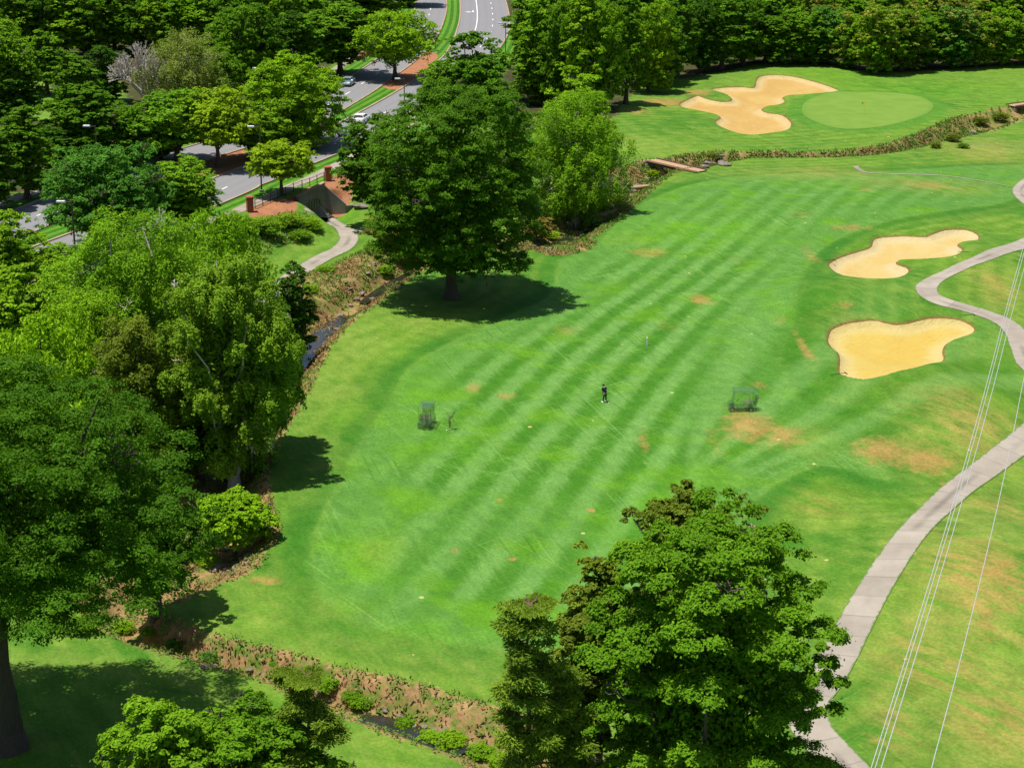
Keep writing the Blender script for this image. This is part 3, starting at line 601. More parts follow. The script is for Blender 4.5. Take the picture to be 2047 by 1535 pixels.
def limbs_mesh(segs, n=6):
    a = np.array([[*s[0], *s[1], s[2], s[3]] for s in segs], float); p0, p1, r0, r1 = a[:, :3], a[:, 3:6], a[:, 6], a[:, 7]
    d = unit(p1 - p0); p0 = p0 - d * (r0 * .18)[:, None]; p1 = p1 + d * (r1 * .18)[:, None]; ref = np.where(np.abs(d[:, 2:3]) > .9, [[1., 0, 0]], [[0, 0, 1.]]); u = unit(np.cross(d, ref)); v = np.cross(d, u); V = []
    for p, r in ((p0, r0), (p1, r1)):
        for i in range(n):
            an = 2 * math.pi * i / n; V.append(p + (u * math.cos(an) + v * math.sin(an)) * r[:, None])
    V = np.stack(V, 1); m = len(segs); ix = np.arange(m * 2 * n).reshape(m, 2 * n); Fs = []
    for i in range(n): j = (i + 1) % n; Fs.append(ix[:, [i, j, n + j, n + i]])
    return np_mesh("limbs", V.reshape(-1, 3), np.concatenate(Fs), True)
def bend(p, q, r0, r1, rng, k=4, sag=.12, jit=.045):
    p = np.array(p, float); q = np.array(q, float); L = np.linalg.norm(q - p); pts = [p]
    for i in range(1, k):
        t = i / k; pts.append(p + (q - p) * t + rng.normal(size=3) * L * jit + np.array([0, 0, sag * L * math.sin(math.pi * t)]))
    pts.append(q); return [(pts[i], pts[i + 1], r0 + (r1 - r0) * i / k, r0 + (r1 - r0) * (i + 1) / k) for i in range(k)]
def twigs(p, d, L, r, depth, rng, out, spread=.6, up=.15):
    p = np.array(p, float); q = p + d * L; out.append((p, q, r, r * .72))
    if depth == 0: return
    for _ in range(2 + (rng.random() < .6)):
        nd = d + rng.normal(size=3) * spread; nd[2] += up; nd /= np.linalg.norm(nd); twigs(q, nd, L * rng.uniform(.62, .85), max(r * .66, .035), depth - 1, rng, out, spread, up)
def tree_data(kind, R, H, cb, nleaf, leaf, seed, tr=None, dens=1.0, acc=0.0, boxy=0, twg=False, lob=1.0):
    """crown and trunk meshes of a tree of radius R, height H, crown from cb*H up, standing on its own origin"""
    rng = np.random.default_rng(seed); z0 = cb * H; segs = []; tr = tr or .018 * H + .12 * R / 5
    if kind in ('round', 'dome', 'tall', 'willow', 'feather', 'spread', 'sparse'):
        cz = z0 + (H - z0) * (.46 if kind != 'dome' else .32); c = (H - z0) * (.55 if kind != 'dome' else .66)
        npf = {'tall': 60, 'dome': 75, 'sparse': 30}.get(kind, 64); npf = int(npf * 1.3 * lob * max(1, (R / 5) ** 1.25)); psc = min(1.0, (5 / R) ** .5)
        k = np.arange(npf) + .5; ph = np.arccos(1 - 2 * k / npf); an = math.pi * (1 + 5 ** .5) * k + rng.uniform(0, 6)
        D = np.stack([np.cos(an) * np.sin(ph), np.sin(an) * np.sin(ph), np.cos(ph)], 1) + rng.normal(size=(npf, 3)) * .12
        if boxy: D = D / ((np.hypot(D[:, 0], D[:, 1]) ** boxy + np.abs(D[:, 2]) ** boxy) ** (1 / boxy))[:, None]
        rr = rng.uniform(.68 - .16 * (lob < 1), .88 + .06 * (lob < 1), npf) if kind != 'sparse' else rng.uniform(.45, .9, npf)
        if kind == 'dome': rr = rng.uniform(.78, .84, npf)
        lump = 1 + (.10 if kind != 'dome' else .04) * np.sin(D[:, 0] * 3 + seed) * np.cos(D[:, 1] * 3.3 + seed * 2)
        P = D * (rr * lump)[:, None] * [R, R, c]
        if kind == 'tall': P[:, :2] *= (1 - .55 * np.clip(P[:, 2:3] / c, -.2, 1))
        if kind in ('round', 'spread', 'willow'): P[:, 2] = np.where(P[:, 2] < 0, P[:, 2] * .8, P[:, 2])
        P[:, 2] += cz; pr = R * psc * rng.uniform(.17, .29, npf)
        if kind == 'tall': pr *= .85
        top = H - pr * .7; P[:, 2] = np.minimum(P[:, 2], top); P[:, 2] = np.maximum(P[:, 2], z0 * .75)
        nsub = 12; SD = rdir(npf * nsub, rng); SD[:, 2] = np.where(SD[:, 2] < -.35, -SD[:, 2], SD[:, 2])
        SP = np.repeat(P, nsub, 0) + SD * np.repeat(pr, nsub)[:, None] * rng.uniform(.72, 1.05, (npf * nsub, 1)) * [1, 1, .78]
        sr = np.repeat(pr, nsub) * rng.uniform(.20, .38, npf * nsub); wgt = sr ** 2; wgt /= wgt.sum()
        n1 = int(nleaf * .91); si = rng.choice(len(SP), n1, p=wgt); q = rdir(n1, rng); q[:, 2] = np.where(q[:, 2] < -.2, -q[:, 2] * .8, q[:, 2])
        C = SP[si] + q * sr[si][:, None] * (rng.uniform(.5, 1.1, (n1, 1)) + (rng.random((n1, 1)) < .16) * rng.uniform(0, .8, (n1, 1))) * [1, 1, .75]
        N = unit(q * .55 + SD[si] * .4 + rng.normal(size=(n1, 3)) * .36 + [0, 0, .55])
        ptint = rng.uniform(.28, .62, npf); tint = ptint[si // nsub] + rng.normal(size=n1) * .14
        acv = (rng.random(n1) < acc * np.repeat(rng.random(npf) < .6, nsub)[si] * (q[:, 2] > .1)).astype(float)
        n2 = nleaf - n1; ins = rdir(n2, rng) * (rng.random((n2, 1)) ** .4) * [R * .62, R * .62, c * .66]
        if kind == 'tall': ins[:, :2] *= (1 - .5 * np.clip(ins[:, 2:3] / c, -.2, 1))
        ins[:, 2] = np.clip(ins[:, 2] + cz, z0, H * .93)
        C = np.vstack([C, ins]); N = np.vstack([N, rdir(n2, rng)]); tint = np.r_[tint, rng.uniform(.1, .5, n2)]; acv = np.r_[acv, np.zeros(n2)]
        LL = np.r_[np.full(n1, leaf), np.full(n2, leaf * 1.8)]; T = None; WW = LL * .62
        if kind in ('willow', 'feather'):
            dl = rng.random(len(C)) ** 1.6 * (2.4 if kind == 'willow' else 1.3) * (R / 6); C[:, 2] -= dl; C[:, 2] = np.maximum(C[:, 2], .4)
            T = unit(rng.normal(size=C.shape) * .75 + [0, 0, 1.0]) if kind == 'willow' else None
            if kind == 'willow': h_ = rng.normal(size=C.shape) * .6 + [0, 0, 1.0]; N = unit(h_ - T * (h_ * T).sum(1)[:, None]);  LL = LL * 1.25; WW = LL * .34
            else: WW = LL * .4
        kz = (H - z0) / max(.1, np.quantile(C[:, 2], .995) - z0); kr = R / np.quantile(np.hypot(C[:, 0], C[:, 1]), .955)
        if kind == 'tall': kr = min(kr, 1.2)
        C[:, 2] = np.where(C[:, 2] > z0, z0 + (C[:, 2] - z0) * kz, C[:, 2]); C[:, :2] *= kr; P[:, 2] = z0 + (P[:, 2] - z0) * kz; P[:, :2] *= kr
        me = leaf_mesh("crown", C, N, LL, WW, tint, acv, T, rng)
        fork = np.array([0, 0, max(z0 * .9, H * .16)])
        segs += bend((0, 0, -.6), fork, tr * 1.15, tr * .8, rng, 4, 0, .012); segs.append(((0, 0, -.6), (0, 0, 1.3), tr * 1.75, tr * .98))
        ld = np.array([rng.normal() * .4, rng.normal() * .4, H * .88]); segs += bend(fork, ld, tr * .78, .04, rng, 6, 0)
        for q_, i in enumerate(rng.choice(npf, min(npf, 26), False)):
            t = rng.uniform(0, .65); st = fork + (ld - fork) * t; segs += bend(st, P[i], tr * .42 * (1 - t * .6), .04, rng, 4, .08)
            if twg and q_ < (16 if kind != 'feather' else 8):
                o_ = unit((P[i] - [0, 0, cz])[None])[0]; twigs(P[i], unit((o_ + rng.normal(size=3) * .4)[None])[0], pr[i] * .5, .045 if kind != 'feather' else .065, 3, rng, segs, .5, .05)
    elif kind == 'pine':
        C = []; N = []; tint = []; nl = int(H * .62 * 1.3); tp = []
        for i in range(nl):
            f = i / (nl - 1); z = z0 + (H - z0) * f ** .9; 
            for b in range(rng.integers(3, 5)):
                a = rng.uniform(0, 2 * math.pi); Lb = R * (1 - f ** 1.8 * .75) * rng.uniform(.5, 1.1); e = np.array([math.cos(a) * Lb, math.sin(a) * Lb, z + Lb * .12 + rng.normal() * .3])
                s0 = np.array([0, 0, z - .3 * Lb * .4]); segs += bend(s0, e, .075, .02, rng, 3, .02)
                for q in range(4):
                    tp.append((s0 + (e - s0) * rng.uniform(.5, 1.05) + rng.normal(size=3) * [.35, .35, .15], rng.uniform(.35, .75)))
        tp.append((np.array([0, 0, H - .4]), .6)); cen = np.array([t[0] for t in tp]); rs = np.array([t[1] for t in tp]); w_ = rs ** 2 / (rs ** 2).sum()
        si = rng.choice(len(tp), nleaf, p=w_); q = rdir(nleaf, rng); C = cen[si] + q * rs[si][:, None] * rng.uniform(.3, 1.0, (nleaf, 1)) * [1, 1, .55]
        C[:, 2] = np.minimum(C[:, 2], H)
        N = unit(rng.normal(size=q.shape) * .5 + q * .3 + [0, 0, 1]); q2 = q + rng.normal(size=q.shape) * .3; T = unit(q2 - N * (q2 * N).sum(1)[:, None])
        me = leaf_mesh("crown", C, N, leaf * 1.15, leaf * .32, rng.uniform(.3, .65, len(tp))[si] + rng.normal(size=nleaf) * .15, None, T, rng)
        segs += bend((0, 0, -.6), (0, 0, H * .97), tr, .05, rng, 8, 0, .006)
    elif kind == 'cone':
        n = nleaf; f = rng.random(n) ** .75; f = 1 - f; a = rng.uniform(0, 2 * math.pi, n); prof = R * (1 - f) ** .8 * (1 + .22 * np.sin(a * 5 + f * 22) + .15 * np.sin(a * 3 - f * 31))
        rr = prof * np.sqrt(rng.uniform(.35, 1, n)); C = np.stack([np.cos(a) * rr, np.sin(a) * rr, z0 + (H - z0) * f + rng.normal(size=n) * .15], 1)
        N = unit(np.stack([np.cos(a), np.sin(a), np.full(n, .5)], 1) + rng.normal(size=(n, 3)) * .45)
        me = leaf_mesh("crown", C, N, leaf, leaf * .55, .45 + .25 * np.sin(a * 5 + f * 22) + rng.normal(size=n) * .15, None, None, rng)
        segs += bend((0, 0, -.6), (0, 0, H * .9), tr, .04, rng, 6, 0, .006)
    elif kind == 'dead':
        me = None; segs += bend((0, 0, -.6), (.2, .1, H * .3), tr, tr * .8, rng, 3, 0, .02)
        for i in range(6):
            a = i * 1.05 + rng.uniform(-.3, .3); d = np.array([math.cos(a) * .5, math.sin(a) * .5, .8]); d /= np.linalg.norm(d)
            twigs((.2, .1, H * rng.uniform(.16, .32)), d, H * .19, tr * .6, 6, rng, segs, .33, .08)
    return me, limbs_mesh(segs, 7)
CO = dict(oak=(.062, .170, .007), dark=(.052, .145, .008), deep=(.078, .200, .008), mid=(.108, .255, .009), bright=(.185, .365, .010), lime=(.245, .405, .012), olive=(.135, .205, .018), pine=(.130, .220, .018), blue=(.076, .225, .024),
          pale=(.200, .285, .055), fresh=(.150, .320, .011), willow=(.160, .305, .018), rust=(.20, .19, .035))
def tree_base(px, ytop, H, base=None):
    """foot of a tree: from its base pixel, or from where its top is seen"""
    if base is not None:
        p = G(*base); 
        d = ray(px, ytop); hyp = p[1] / d[1] if abs(d[1]) > 1e-6 else 0; return p, HC + d[2] * hyp - p[2]
    z = 0.0
    for _ in range(6):
        q = on(px, ytop, z + H); z = float(tz(q[0], q[1]))
    q = on(px, ytop, z + H); return np.array([q[0], q[1], float(tz(q[0], q[1]))]), H
def scale_at(p, z): return F / float(np.dot(np.array([p[0], p[1], p[2] + z - HC]), RN @ np.array([0, 0, -1.0])))
NAMES = dict(round='broadleaf_tree', dome='round_headed_tree', tall='tall_tree', willow='drooping_tree', feather='feathery_tree', spread='spreading_tree', sparse='sparse_tree', pine='pine_tree', cone='juniper_tree', dead='dead_tree')
def plant(me, lm, kind, p, rz, sc, col, label, cat='tree', group=None, bark='bark', mat='leaf', name=None):
    r = empty(name or NAMES[kind], p, rz, label=label, cat=cat, group=group); r.scale = sc
    if me is not None:
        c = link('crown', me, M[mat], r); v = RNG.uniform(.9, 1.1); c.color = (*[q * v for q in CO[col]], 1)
    link('trunk' if cat == 'tree' else 'stems', lm, M[bark], r); return r
def hero(kind, px, ytop, wpx, H=None, base=None, cb=.2, col='mid', n=60000, leaf=.24, seed=1, label='', bark='bark', mat='leaf', acc=0, name=None, tr=None, cat='tree', group=None, boxy=0, sqy=1, lob=1.0):
    p, H = tree_base(px, ytop, H or 10, base); R = wpx / 2 / scale_at(p, H * .6)
    me, lm = tree_data(kind, R, H, cb, n, leaf, seed, tr, acc=acc, boxy=boxy, twg=True, lob=lob)
    return plant(me, lm, kind, p, 0, (1, sqy, 1), col, label, cat, group, bark, mat, name)
PROTO = {}
def proto(kind, v, R, H, cb, n, leaf, acc=0, boxy=0):
    k = (kind, v)
    if k not in PROTO: PROTO[k] = (*tree_data(kind, R, H, cb, n, leaf, 100 + v * 7 + len(kind), acc=acc, boxy=boxy), R, H)
    return PROTO[k]
PR = dict(low=(5, 13, -.06, 22000, .40), round=(5, 15, .12, 20000, .42), tall=(4.2, 18, .08, 20000, .42), willow=(5, 14, .1, 20000, .40), feather=(5, 14, .12, 20000, .34), dome=(6, 13, .12, 24000, .40), pine=(3.4, 17, .3, 14000, .5), bush=(1.6, 2.2, .0, 6500, .13), spread=(5, 10, .2, 18000, .36))
def std(kind, px, ytop, wpx, H, col, label, v=0, cat='tree', group=None, mat='leaf', base=None, sq=1.0, name=None, bark='bark'):
    p, H = tree_base(px, ytop, H, base); R = wpx / 2 / scale_at(p, H * .6)
    q = PR[kind]; me, lm, r0, h0 = proto({'low': 'round', 'bush': 'round', 'spread': 'round'}.get(kind, kind) if kind != 'bush' else 'round', v + dict(bush=50, spread=70, low=30).get(kind, 0) + (200 if mat == 'flower' else 0), *q, acc=.30 if mat == 'flower' else 0, boxy=3.2 if kind == 'low' else 0)
    return plant(me, lm, 'round' if kind in ('bush', 'low') else kind, p, RNG.uniform(0, 6.28), (R / r0, R / r0 * sq, H / h0), col, label, cat, group, bark, mat, name or ('shrub' if cat == 'shrub' else None))

# ------------------------------------------------------------------ the large single trees
hero('round', 886, 176, 345, base=(903, 597), lob=1.25, cb=.04, col='deep', n=165000, leaf=.25, boxy=3.3, seed=21, tr=.62, name='oak_tree', label="big dark green oak standing alone by the creek with its shadow on the fairway")
hero('round', -8, 765, 850, base=(4, 1492), sqy=.8, lob=.9, cb=.34, col='oak', n=250000, leaf=.185, boxy=2.7, seed=5, tr=1.12, name='oak_tree', label="huge dark oak filling the lower left corner with a thick bare trunk")
hero('round', 1438, 1050, 505, H=19.5, cb=.10, col='mid', n=290000, leaf=.172, boxy=2.7, seed=8, tr=.5, name='oak_tree', label="largest green oak at the bottom, beside the concrete cart path")
hero('round', 335, 965, 200, base=(315, 1228), lob=.7, cb=.12, col='deep', n=56000, leaf=.185, seed=9, tr=.3, boxy=2.7, name='oak_tree', label="smaller dark oak under the right side of the huge lower left oak")
hero('round', 1362, 962, 185, H=18, cb=.55, col='olive', n=32000, leaf=.22, seed=31, bark='pale', label="olive brown tree top rising behind the large bottom oak")
hero('round', 1205, 1110, 150, H=15, cb=.5, col='olive', n=22000, leaf=.22, seed=32, label="thin olive tree against the left side of the large bottom oak")
hero('round', 1165, 1232, 140, H=14, cb=.4, col='olive', n=22000, leaf=.22, seed=33, label="small olive tree between the tall pine and the large bottom oak")
hero('sparse', 1490, 1000, 150, H=17, cb=.3, col='olive', n=5000, leaf=.20, seed=34, bark='pale', label="nearly bare pale branched tree behind the large bottom oak")
hero('pine', 1062, 1212, 195, H=17.5, cb=.18, col='pine', n=42000, leaf=.22, seed=41, bark='pineb', tr=.24, label="tall pine with a straight bare trunk at the bottom of the picture")
hero('pine', 1120, 1345, 170, H=14, cb=.12, col='pine', n=22000, leaf=.24, seed=42, bark='pineb', tr=.2, label="lower pine leaning on the right of the tall pine")
hero('round', 330, 1404, 270, H=10, cb=.1, col='fresh', n=52000, leaf=.22, seed=51, name='magnolia_tree', label="glossy leaved tree cut by the bottom edge, left of its pair")
hero('round', 500, 1425, 330, H=9.5, cb=.1, col='mid', n=52000, leaf=.22, seed=52, name='magnolia_tree', label="glossy leaved tree cut by the bottom edge, right of its pair")
hero('pine', 612, 1352, 190, H=11, cb=.1, col='pine', n=36000, leaf=.22, seed=53, bark='pineb', label="small pine behind the glossy trees at the bottom edge")
hero('feather', 446, 520, 265, base=(470, 985), cb=.12, col='willow', n=100000, leaf=.27, seed=61, bark='pale', label="tall drooping light green tree whose shadow falls on the fairway edge")
hero('willow', 532, 610, 130, base=(540, 900), cb=.1, col='willow', n=42000, leaf=.27, seed=62, bark='pale', label="narrow drooping tree at the fairway edge, right of the tall drooping tree")
hero('feather', 300, 434, 340, base=(290, 800), cb=.1, col='fresh', n=80000, leaf=.28, seed=63, bark='pale', label="broad yellow green tree below the avenue at the left")
hero('feather', 280, 640, 190, base=(285, 960), cb=.08, col='olive', n=40000, leaf=.25, seed=64, label="dull olive tree between the drooping tree and the lower left oak")
hero('round', 590, 532, 92, base=(588, 728), cb=.02, col='dark', n=22000, leaf=.24, seed=65, boxy=3, name='cedar_tree', label="dark bushy cedar beside the creek below the tunnel path")
hero('spread', 475, 988, 150, base=(470, 1118), cb=.25, col='bright', n=30000, leaf=.24, seed=66, label="small lime green tree with dark stems at the fairway's left edge")
hero('feather', 1130, 188, 215, base=(1150, 447), cb=.02, col='fresh', n=60000, leaf=.30, seed=67, bark='pale', label="bushy grey green tree to the right of the lone oak")
hero('round', 1155, 152, 150, base=(1150, 400), cb=.1, col='bright', n=26000, leaf=.34, seed=68, label="bright green tree top behind the bushy tree right of the lone oak")
hero('feather', 372, 66, 165, base=(375, 262), cb=.1, col='pale', n=26000, leaf=.34, seed=69, bark='pale', label="pale yellow green feathery tree with white stems next to the dead tree")
hero('dead', 262, 84, 150, base=(300, 262), tr=.46, bark='pale', seed=71, label="leafless dead tree with silvery branches in the upper left")
hero('dead', 310, 110, 120, base=(325, 258), tr=.4, bark='pale', seed=73, label="smaller leafless grey tree in front of the pale feathery tree")
hero('dome', 578, 113, 205, base=(590, 292), cb=.1, col='bright', n=60000, leaf=.33, seed=72, label="round domed bright green tree standing on the avenue's median")
# ------------------------------------------------------------------ middle distance trees
hero('round', 215, 297, 262, base=(215, 505), cb=.1, col='blue', n=42000, leaf=.32, seed=74, label="blue green tree between the two carriageways and the leftmost lamp")
hero('spread', 562, 284, 128, base=(563, 391), cb=.25, col='lime', n=20000, leaf=.30, seed=75, label="small yellow green tree above the tunnel head wall")
hero('spread', 820, 24, 180, base=(790, 160), cb=.2, col='bright', n=26000, leaf=.38, seed=76, label="feathery light green tree on the mulch of the median")
std('round', 955, 68, 170, 14, 'deep', "dark tree with pale limbs above and behind the lone oak", 0, base=(950, 300))
std('round', 900, 120, 120, 12, 'fresh', "fresh green tree left of the dark tree with pale limbs", 1, base=(895, 280))
std('round', 660, 6, 170, 15, 'mid', "green tree at the top beside the far pavement, above the grey car", 2, base=(680, 152))
std('spread', 345, 184, 215, 12, 'mid', "wide green tree with two thin trunks on the median", 0, base=(355, 328))
std('spread', 432, 178, 165, 12, 'lime', "yellow topped tree on the median left of the domed tree", 1, base=(437, 335))
std('round', 492, 205, 135, 9, 'fresh', "small green tree tucked under the domed tree's left side", 3, base=(500, 318))
std('low', 1068, 92, 110, 11, 'mid', "green tree above the dark van, right of the centre oak's top", 2, base=(1075, 208))
std('low', 262, 205, 100, 8, 'mid', "leafy undergrowth tree in front of the dead tree", 0, base=(262, 335))
std('low', 320, 232, 90, 7, 'fresh', "low green tree between the dead tree and the median trees", 1, base=(322, 318))
std('tall', 95, 62, 95, 14, 'mid', "green tree at the top left beside the sunlit glade", 3, base=(95, 190))
std('low', 215, 92, 90, 12, 'dark', "dark tree behind the dead tree's left side", 2, base=(215, 205))
std('low', 625, 28, 130, 14, 'mid', "broad green tree behind the far pavement, left of the grey car", 1, base=(600, 160))
std('round', 445, 88, 85, 10, 'mid', "green tree behind the pale feathery tree", 0, base=(450, 240))
std('tall', 150, 105, 150, 16, 'mid', "tall pointed tree left of the dead tree", 0, base=(160, 330))
std('tall', 175, 168, 150, 14, 'deep', "dark leafy tree behind the left street lamp", 1, base=(185, 345))
std('round', 110, 250, 110, 10, 'dark', "dark tree above the clipped hedge", 2, base=(118, 352))
std('round', 15, 45, 150, 14, 'fresh', "sunlit tree in the top left corner", 1, base=(15, 270))
std('round', 30, 128, 130, 11, 'dark', "dark spreading tree at the left edge above the lawn glade", 0, base=(30, 275))
std('tall', 45, 215, 130, 14, 'mid', "conical green tree left of the clipped hedge", 2, base=(55, 398))
std('tall', -25, 255, 130, 14, 'deep', "dark conical tree cut by the left edge above the avenue", 0, base=(-10, 420))
std('round', 375, 318, 150, 8, 'fresh', "leafy green tree between the near carriageway and the blue green tree", 1, base=(370, 475))
std('round', 20, 425, 175, 11, 'bright', "bright rounded tree at the left edge below the near carriageway", 0, base=(15, 640))
std('round', 112, 490, 115, 5, 'fresh', "small pale green tree beside the pavement at the left", 2, base=(112, 575), bark='pale')
std('round', 50, 535, 210, 10, 'bright', "bright green tree at the left edge, second below the avenue", 3, base=(60, 790))
std('feather', 170, 580, 220, 10, 'bright', "light green tree at the left behind the olive tree", 1, base=(170, 850))
std('willow', 100, 640, 270, 12, 'bright', "bright feathery tree at the left above the lower left oak", 0, base=(100, 930))
std('round', 10, 690, 200, 12, 'fresh', "green tree at the left edge just above the lower left oak", 2, base=(0, 960))
std('willow', 440, 430, 200, 8, 'fresh', "light green tree between the weedy bank and the drooping tree", 1, base=(440, 690))
std('round', 400, 750, 190, 9, 'dark', "shaded dark tree under the tall drooping tree", 2, base=(400, 960))
std('round', 860, 400, 150, 8, 'dark', "dark tree overhanging the creek behind the lone oak", 1, base=(850, 520))
std('round', 745, 232, 165, 12, 'deep', "deep green tree behind the lone oak's left shoulder", 3, base=(755, 455))
std('round', 1000, 240, 130, 11, 'deep', "dark tree behind the lone oak's right shoulder", 2, base=(1010, 420))
std('round', 790, 425, 95, 3, 'rust', "rusty green bush beside the cart path under the lone oak", 4, cat='shrub', base=(785, 500), mat='flower')
std('round', 1078, 432, 60, 2, 'rust', "dry pinkish bush on the creek bank right of the lone oak", 4, cat='shrub', base=(1078, 485), mat='flower')
# ------------------------------------------------------------------ the woods
ORD = "first second third fourth fifth sixth seventh eighth ninth tenth eleventh twelfth thirteenth fourteenth fifteenth sixteenth seventeenth eighteenth nineteenth twentieth".split()
def wood(rows, where, grp, colw):
    for (xs, yt, ybase, wpx, kinds, cols, rowname, mat) in rows:
        for i, x in enumerate(xs):
            kd = kinds[i % len(kinds)]; cl = cols[(i * 7 + len(rowname)) % len(cols)]; j = RNG.uniform(-1, 1)
            yb = np.interp(x, [q[0] for q in ybase], [q[1] for q in ybase]); ytp = yt + 14 * j
            m_ = mat if (mat == 'leaf' or RNG.random() < .6) else 'leaf'
            std(kd, x + RNG.uniform(-8, 8), ytp, wpx * RNG.uniform(.9, 1.25), 14, cl, f"{colw[cl]} tree {where}, {ORD[i]} from left in the {rowname} row", int(RNG.integers(0, 4)), base=(x, yb), group=grp, mat=m_)
CW = dict(dark="dark green", deep="deep green", mid="green", fresh="fresh green", bright="bright green", olive="olive", rust="bronze green", blue="blue green", lime="yellow green")
wood([(range(1550, 2130, 50), 22, [(1500,130),(1640,126),(1720,140),(1760,150),(1830,134),(1900,136),(2100,126)], 96, ['low'], ['mid', 'fresh', 'mid', 'fresh', 'blue'], 'front', 'flower'),
      (range(1560, 2130, 54), -14, [(1500,98),(2100,98)], 105, ['low'], ['mid', 'fresh', 'mid', 'olive', 'deep'], 'middle', 'flower'),
      (range(1555, 2150, 66), -55, [(1500,68),(2100,68)], 115, ['low', 'low'], ['mid', 'deep', 'fresh'], 'back', 'flower')], "behind the putting green", "trees behind the putting green", CW)
wood([(range(1075, 1300, 44), -5, [(1050,205),(1180,226),(1260,206),(1300,182)], 100, ['tall', 'low'], ['mid', 'bright', 'fresh'], 'front', 'leaf'),
      (range(1310, 1560, 44), 0, [(1300,172),(1400,144),(1560,120)], 96, ['low', 'tall'], ['deep', 'mid', 'dark', 'deep'], 'shaded front', 'leaf'),
      (range(1060, 1560, 52), -30, [(1040,130),(1560,95)], 105, ['tall', 'low'], ['mid', 'fresh', 'mid', 'deep'], 'middle', 'leaf'),
      (range(1080, 1560, 64), -60, [(1040,80),(1560,65)], 105, ['low', 'tall'], ['deep', 'mid', 'dark'], 'back', 'leaf')], "left of the far bunker", "trees left of the far bunker", CW)
wood([(range(-10, 700, 48), -26, [(-20,120),(250,108),(480,130),(700,85)], 100, ['low', 'tall'], ['fresh', 'mid', 'bright', 'deep'], 'front', 'leaf'),
      (range(20, 800, 56), -58, [(-20,72),(800,38)], 105, ['tall', 'low'], ['mid', 'fresh', 'deep'], 'middle', 'leaf'),
      (range(0, 820, 68), -95, [(-20,38),(820,12)], 110, ['low', 'tall'], ['deep', 'mid', 'dark'], 'back', 'leaf'),
      (range(470, 620, 50), 15, [(480,185),(640,150)], 90, ['low'], ['deep', 'dark', 'mid'], 'roadside', 'leaf')], "beyond the avenue", "trees beyond the avenue", CW)
# ------------------------------------------------------------------ shrubs on the banks
SH = [(430,478,60,'bright'),(462,455,70,'fresh'),(505,462,58,'bright'),(575,455,60,'bright'),(530,468,70,'fresh'),(628,460,36,'bright'),(600,478,50,'fresh'),
      (622,452,44,'bright'),(604,440,36,'bright'),(650,545,40,'bright'),(800,520,42,'lime'),(770,545,40,'bright'),(620,585,40,'bright'),(1305,352,30,'lime'),(1100,478,40,'lime'),(420,1130,50,'bright'),(395,1118,60,'mid'),(560,1120,1,'mid'),
      (600,1372,60,'mid'),(655,1378,56,'fresh'),(705,1398,50,'mid'),(722,1412,50,'fresh'),(430,1315,55,'blue'),(350,1295,46,'blue'),(300,1270,40,'bright'),(900,1490,70,'bright'),(960,1510,60,'fresh'),(860,1480,50,'bright'),(810,1452,44,'fresh'),(250,1262,46,'bright'),
      (1425,318,30,'olive'),(1905,283,34,'olive'),(1925,296,26,'mid'),(1960,250,40,'olive'),(2000,242,40,'olive'),(1870,296,26,'olive'),(1000,1530,60,'bright'),(160,1262,70,'mid'),(120,1250,70,'mid'),(545,1330,20,'mid'),(1235,405,40,'olive'),(1200,420,40,'mid')]
CNT = {}; nS = 0
for x, y, wp, c in SH:
    if wp < 10: continue
    nS += 1; hh = wp / scale_at(G(x, y), .5) * RNG.uniform(.34, .5)
    near = 'lower creek bank' if y > 1000 else ('slope by the tunnel' if x < 680 and y < 500 else ('middle creek bank' if x < 1150 else 'upper creek bank'))
    kk = (c, near); CNT[kk] = CNT.get(kk, 0) + 1
    p, _ = tree_base(x, y, 1, (x, y)); me, lm, r0, h0 = proto('round', 50 + nS % 3, *PR['bush']); R = wp / 2 / scale_at(p, .5)
    plant(me, lm, 'round', p, RNG.uniform(0, 6), (R / r0, R / r0, hh / h0), c, f"{dict(bright='bright green', fresh='fresh green', mid='dark green', lime='yellow green', blue='blue green', olive='olive')[c]} shrub, {ORD[CNT[kk] - 1]} of those on the {near}", 'shrub', 'shrubs on the creek banks', 'bark', 'leaf', 'shrub')
